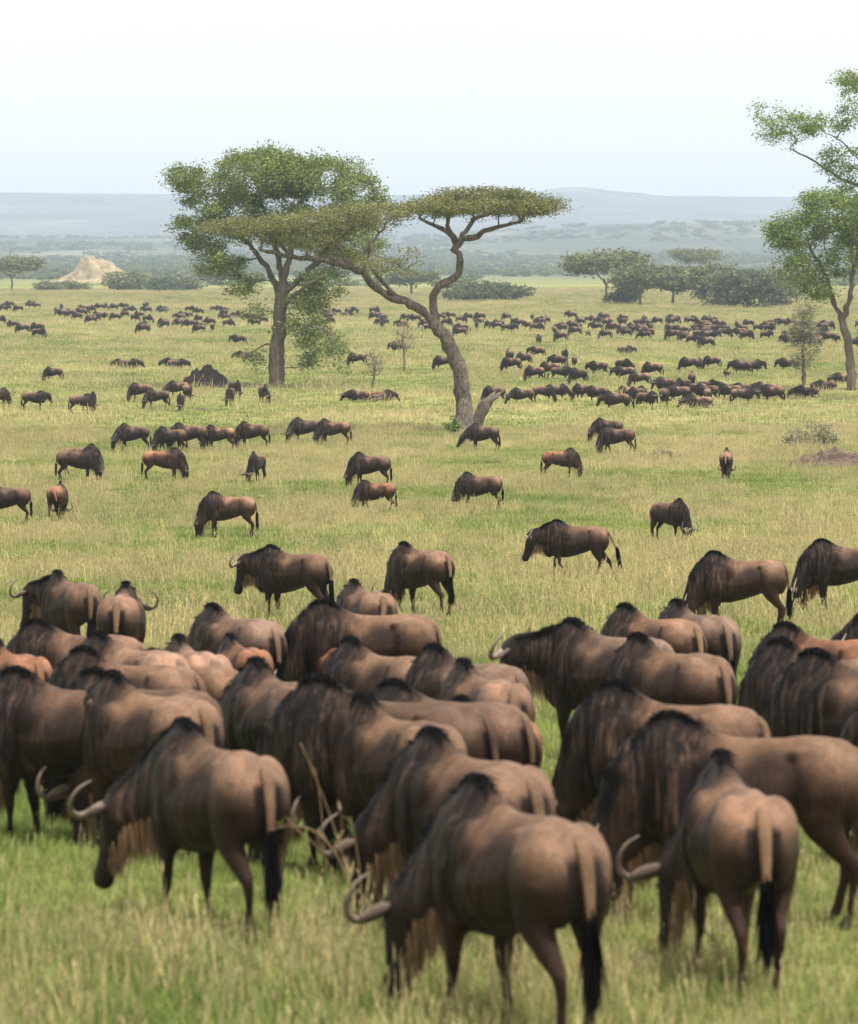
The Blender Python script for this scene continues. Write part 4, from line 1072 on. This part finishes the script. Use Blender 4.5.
fart = [tuft('g', 24, .8, .20, .05, G) for _ in range(3)]+[tuft('s', 18, .8, .30, .03, S_) for _ in range(2)]
def meadow(name, y0, y1, dens, half, ng_, ns, label, s0=.7, s1=1.3, straw=.5):
    A = half*(y1**2-y0**2); n = int(A*dens)
    y = np.sqrt(rng.uniform(y0**2, y1**2, n)); x = rng.uniform(-half, half, n)*y
    v = np.array([mnoise.noise(Vector((a/9., b/16., 2.)))+.7*mnoise.noise(Vector((a/2.5, b/4., 7.))) for a, b in zip(x, y)])
    ps = np.clip(straw+v*.9, .04, .96); is_s = rng.random(n) < ps
    idx = np.where(is_s, ng_+rng.integers(0, ns, n), rng.integers(0, ng_, n))
    P = np.stack([x, y, [ground(a, b)-.01 for a, b in zip(x, y)]], 1)
    hgt = np.array([1+.6*mnoise.noise(Vector((a/3., b/3., 9.))) for a, b in zip(x, y)])
    if name == 'meadow_grass': hgt = hgt*(1+.45*sm(.03, -.05, x/y)*(1-sm(27, 31, y)))
    scatter(name, near if name == 'meadow_grass' else (midt if y1 < 300 else fart), P, rng.uniform(s0, s1, n)*hgt*np.where(is_s & (rng.random(n) < .12), 1.6, 1), idx, label, cat='grass')
meadow('meadow_grass', 21, 66, 62, .145, 4, 3, 'fresh green grass with straw coloured stems around the near herd', .55, 1.15, .20)
meadow('meadow_grass_middle', 66, 250, 10, .145, 3, 2, 'green and straw grass across the middle meadow', .6, 1.25, .36)
meadow('meadow_grass_distant', 250, 1150, .75, .14, 3, 2, 'pale dry grass out to the far edge of the field', .6, 1.2, .5)

# tall dry weeds in front of the near herd
def weed(x, y, spec, label):
    bx, d = solve_foot(x, y); g = Geo(); gl = Geo(); k = d/FPX
    for (tx, ty, cx, cy_, r) in spec:      # tip and control offset in metres-equivalent of the stalk
        tip = np.array([(tx-x)*k, random.uniform(-.15, .15), (y-ty)*k]); c = np.array([(cx-x)*k, 0, (y-cy_)*k])
        P = np.array([(1-u)**2*np.array([random.uniform(-.03, .03)*0, 0, 0])+2*u*(1-u)*c+u*u*tip for u in np.linspace(0, 1, 14)])
        g.add(*tube(P, list(np.linspace(r*.7, r*.25, 14)), 6))
        for q in range(5):
            i = random.randint(4, 13); a = random.uniform(0, 6.28); V_ = []; F_ = []
            blade(V_, F_, (0, 0), a, random.uniform(.05, .12), .8, .02); V_ = np.array(V_)+P[i]
            (gl if q % 2 else g).add(V_, F_)
    root = link('dry_weed', None); root.location = (bx, d, ground(bx, d)); tag(root, label, 'weed', 'dry weeds before the near herd')
    V, F = g.get(); link('stalk', mesh('stalk', V, F, M['dry']), root)
    V, F = gl.get(); link('leaf', mesh('leaf', V, F, M['greenleaf']), root)
weed(360, 950, [(268, 828, 345, 800, .011), (300, 740, 350, 850, .009), (350, 815, 365, 880, .010), (240, 832, 320, 790, .007)], 'tangle of tall bent dry stalks between the front left wildebeest and the nearest one')
weed(330, 930, [(318, 790, 325, 850, .008), (338, 800, 350, 850, .007), (292, 820, 318, 860, .006)], 'thin upright dry stalks left of the bent tangle')
weed(418, 905, [(392, 830, 412, 840, .006), (408, 790, 420, 850, .006)], 'two slim dry stalks before the horn of the nearest wildebeest')
weed(735, 985, [(705, 930, 722, 945, .006), (712, 945, 725, 960, .005)], 'short dry stalk at the feet of the wildebeest seen from behind')
weed(525, 1010, [(498, 925, 515, 960, .007), (508, 940, 520, 970, .005)], 'dry stalk under the belly of the nearest wildebeest')
weed(152, 905, [(168, 815, 160, 850, .005), (140, 840, 150, 870, .005)], 'dry stalk beside the front leg of the front left wildebeest')

# ------------------------------------------------------------------ haze
t = NT('haze'); pv = t.n('ShaderNodeVolumePrincipled'); pv.inputs['Color'].default_value = (.65, .77, .98, 1)
pv.inputs['Density'].default_value = .00015; pv.inputs['Anisotropy'].default_value = .2
t.l(pv.outputs[0], t.out.inputs['Volume'])
zl = min(v.co.z for v in bpy.data.objects['ground'].data.vertices)-1; zh = max(v.co.z for v in bpy.data.objects['ground'].data.vertices)+12
Rr = 10800
V = [(a*Rr, b*Rr, c) for c in (zl, zh) for a, b in ((-1, -1), (1, -1), (1, 1), (-1, 1))]
F = [(3, 2, 1, 0), (4, 5, 6, 7), (0, 1, 5, 4), (1, 2, 6, 5), (2, 3, 7, 6), (3, 0, 4, 7)]
o = link('haze', mesh('haze', V, F, t.m, smooth=False)); tag(o, kind='stuff')
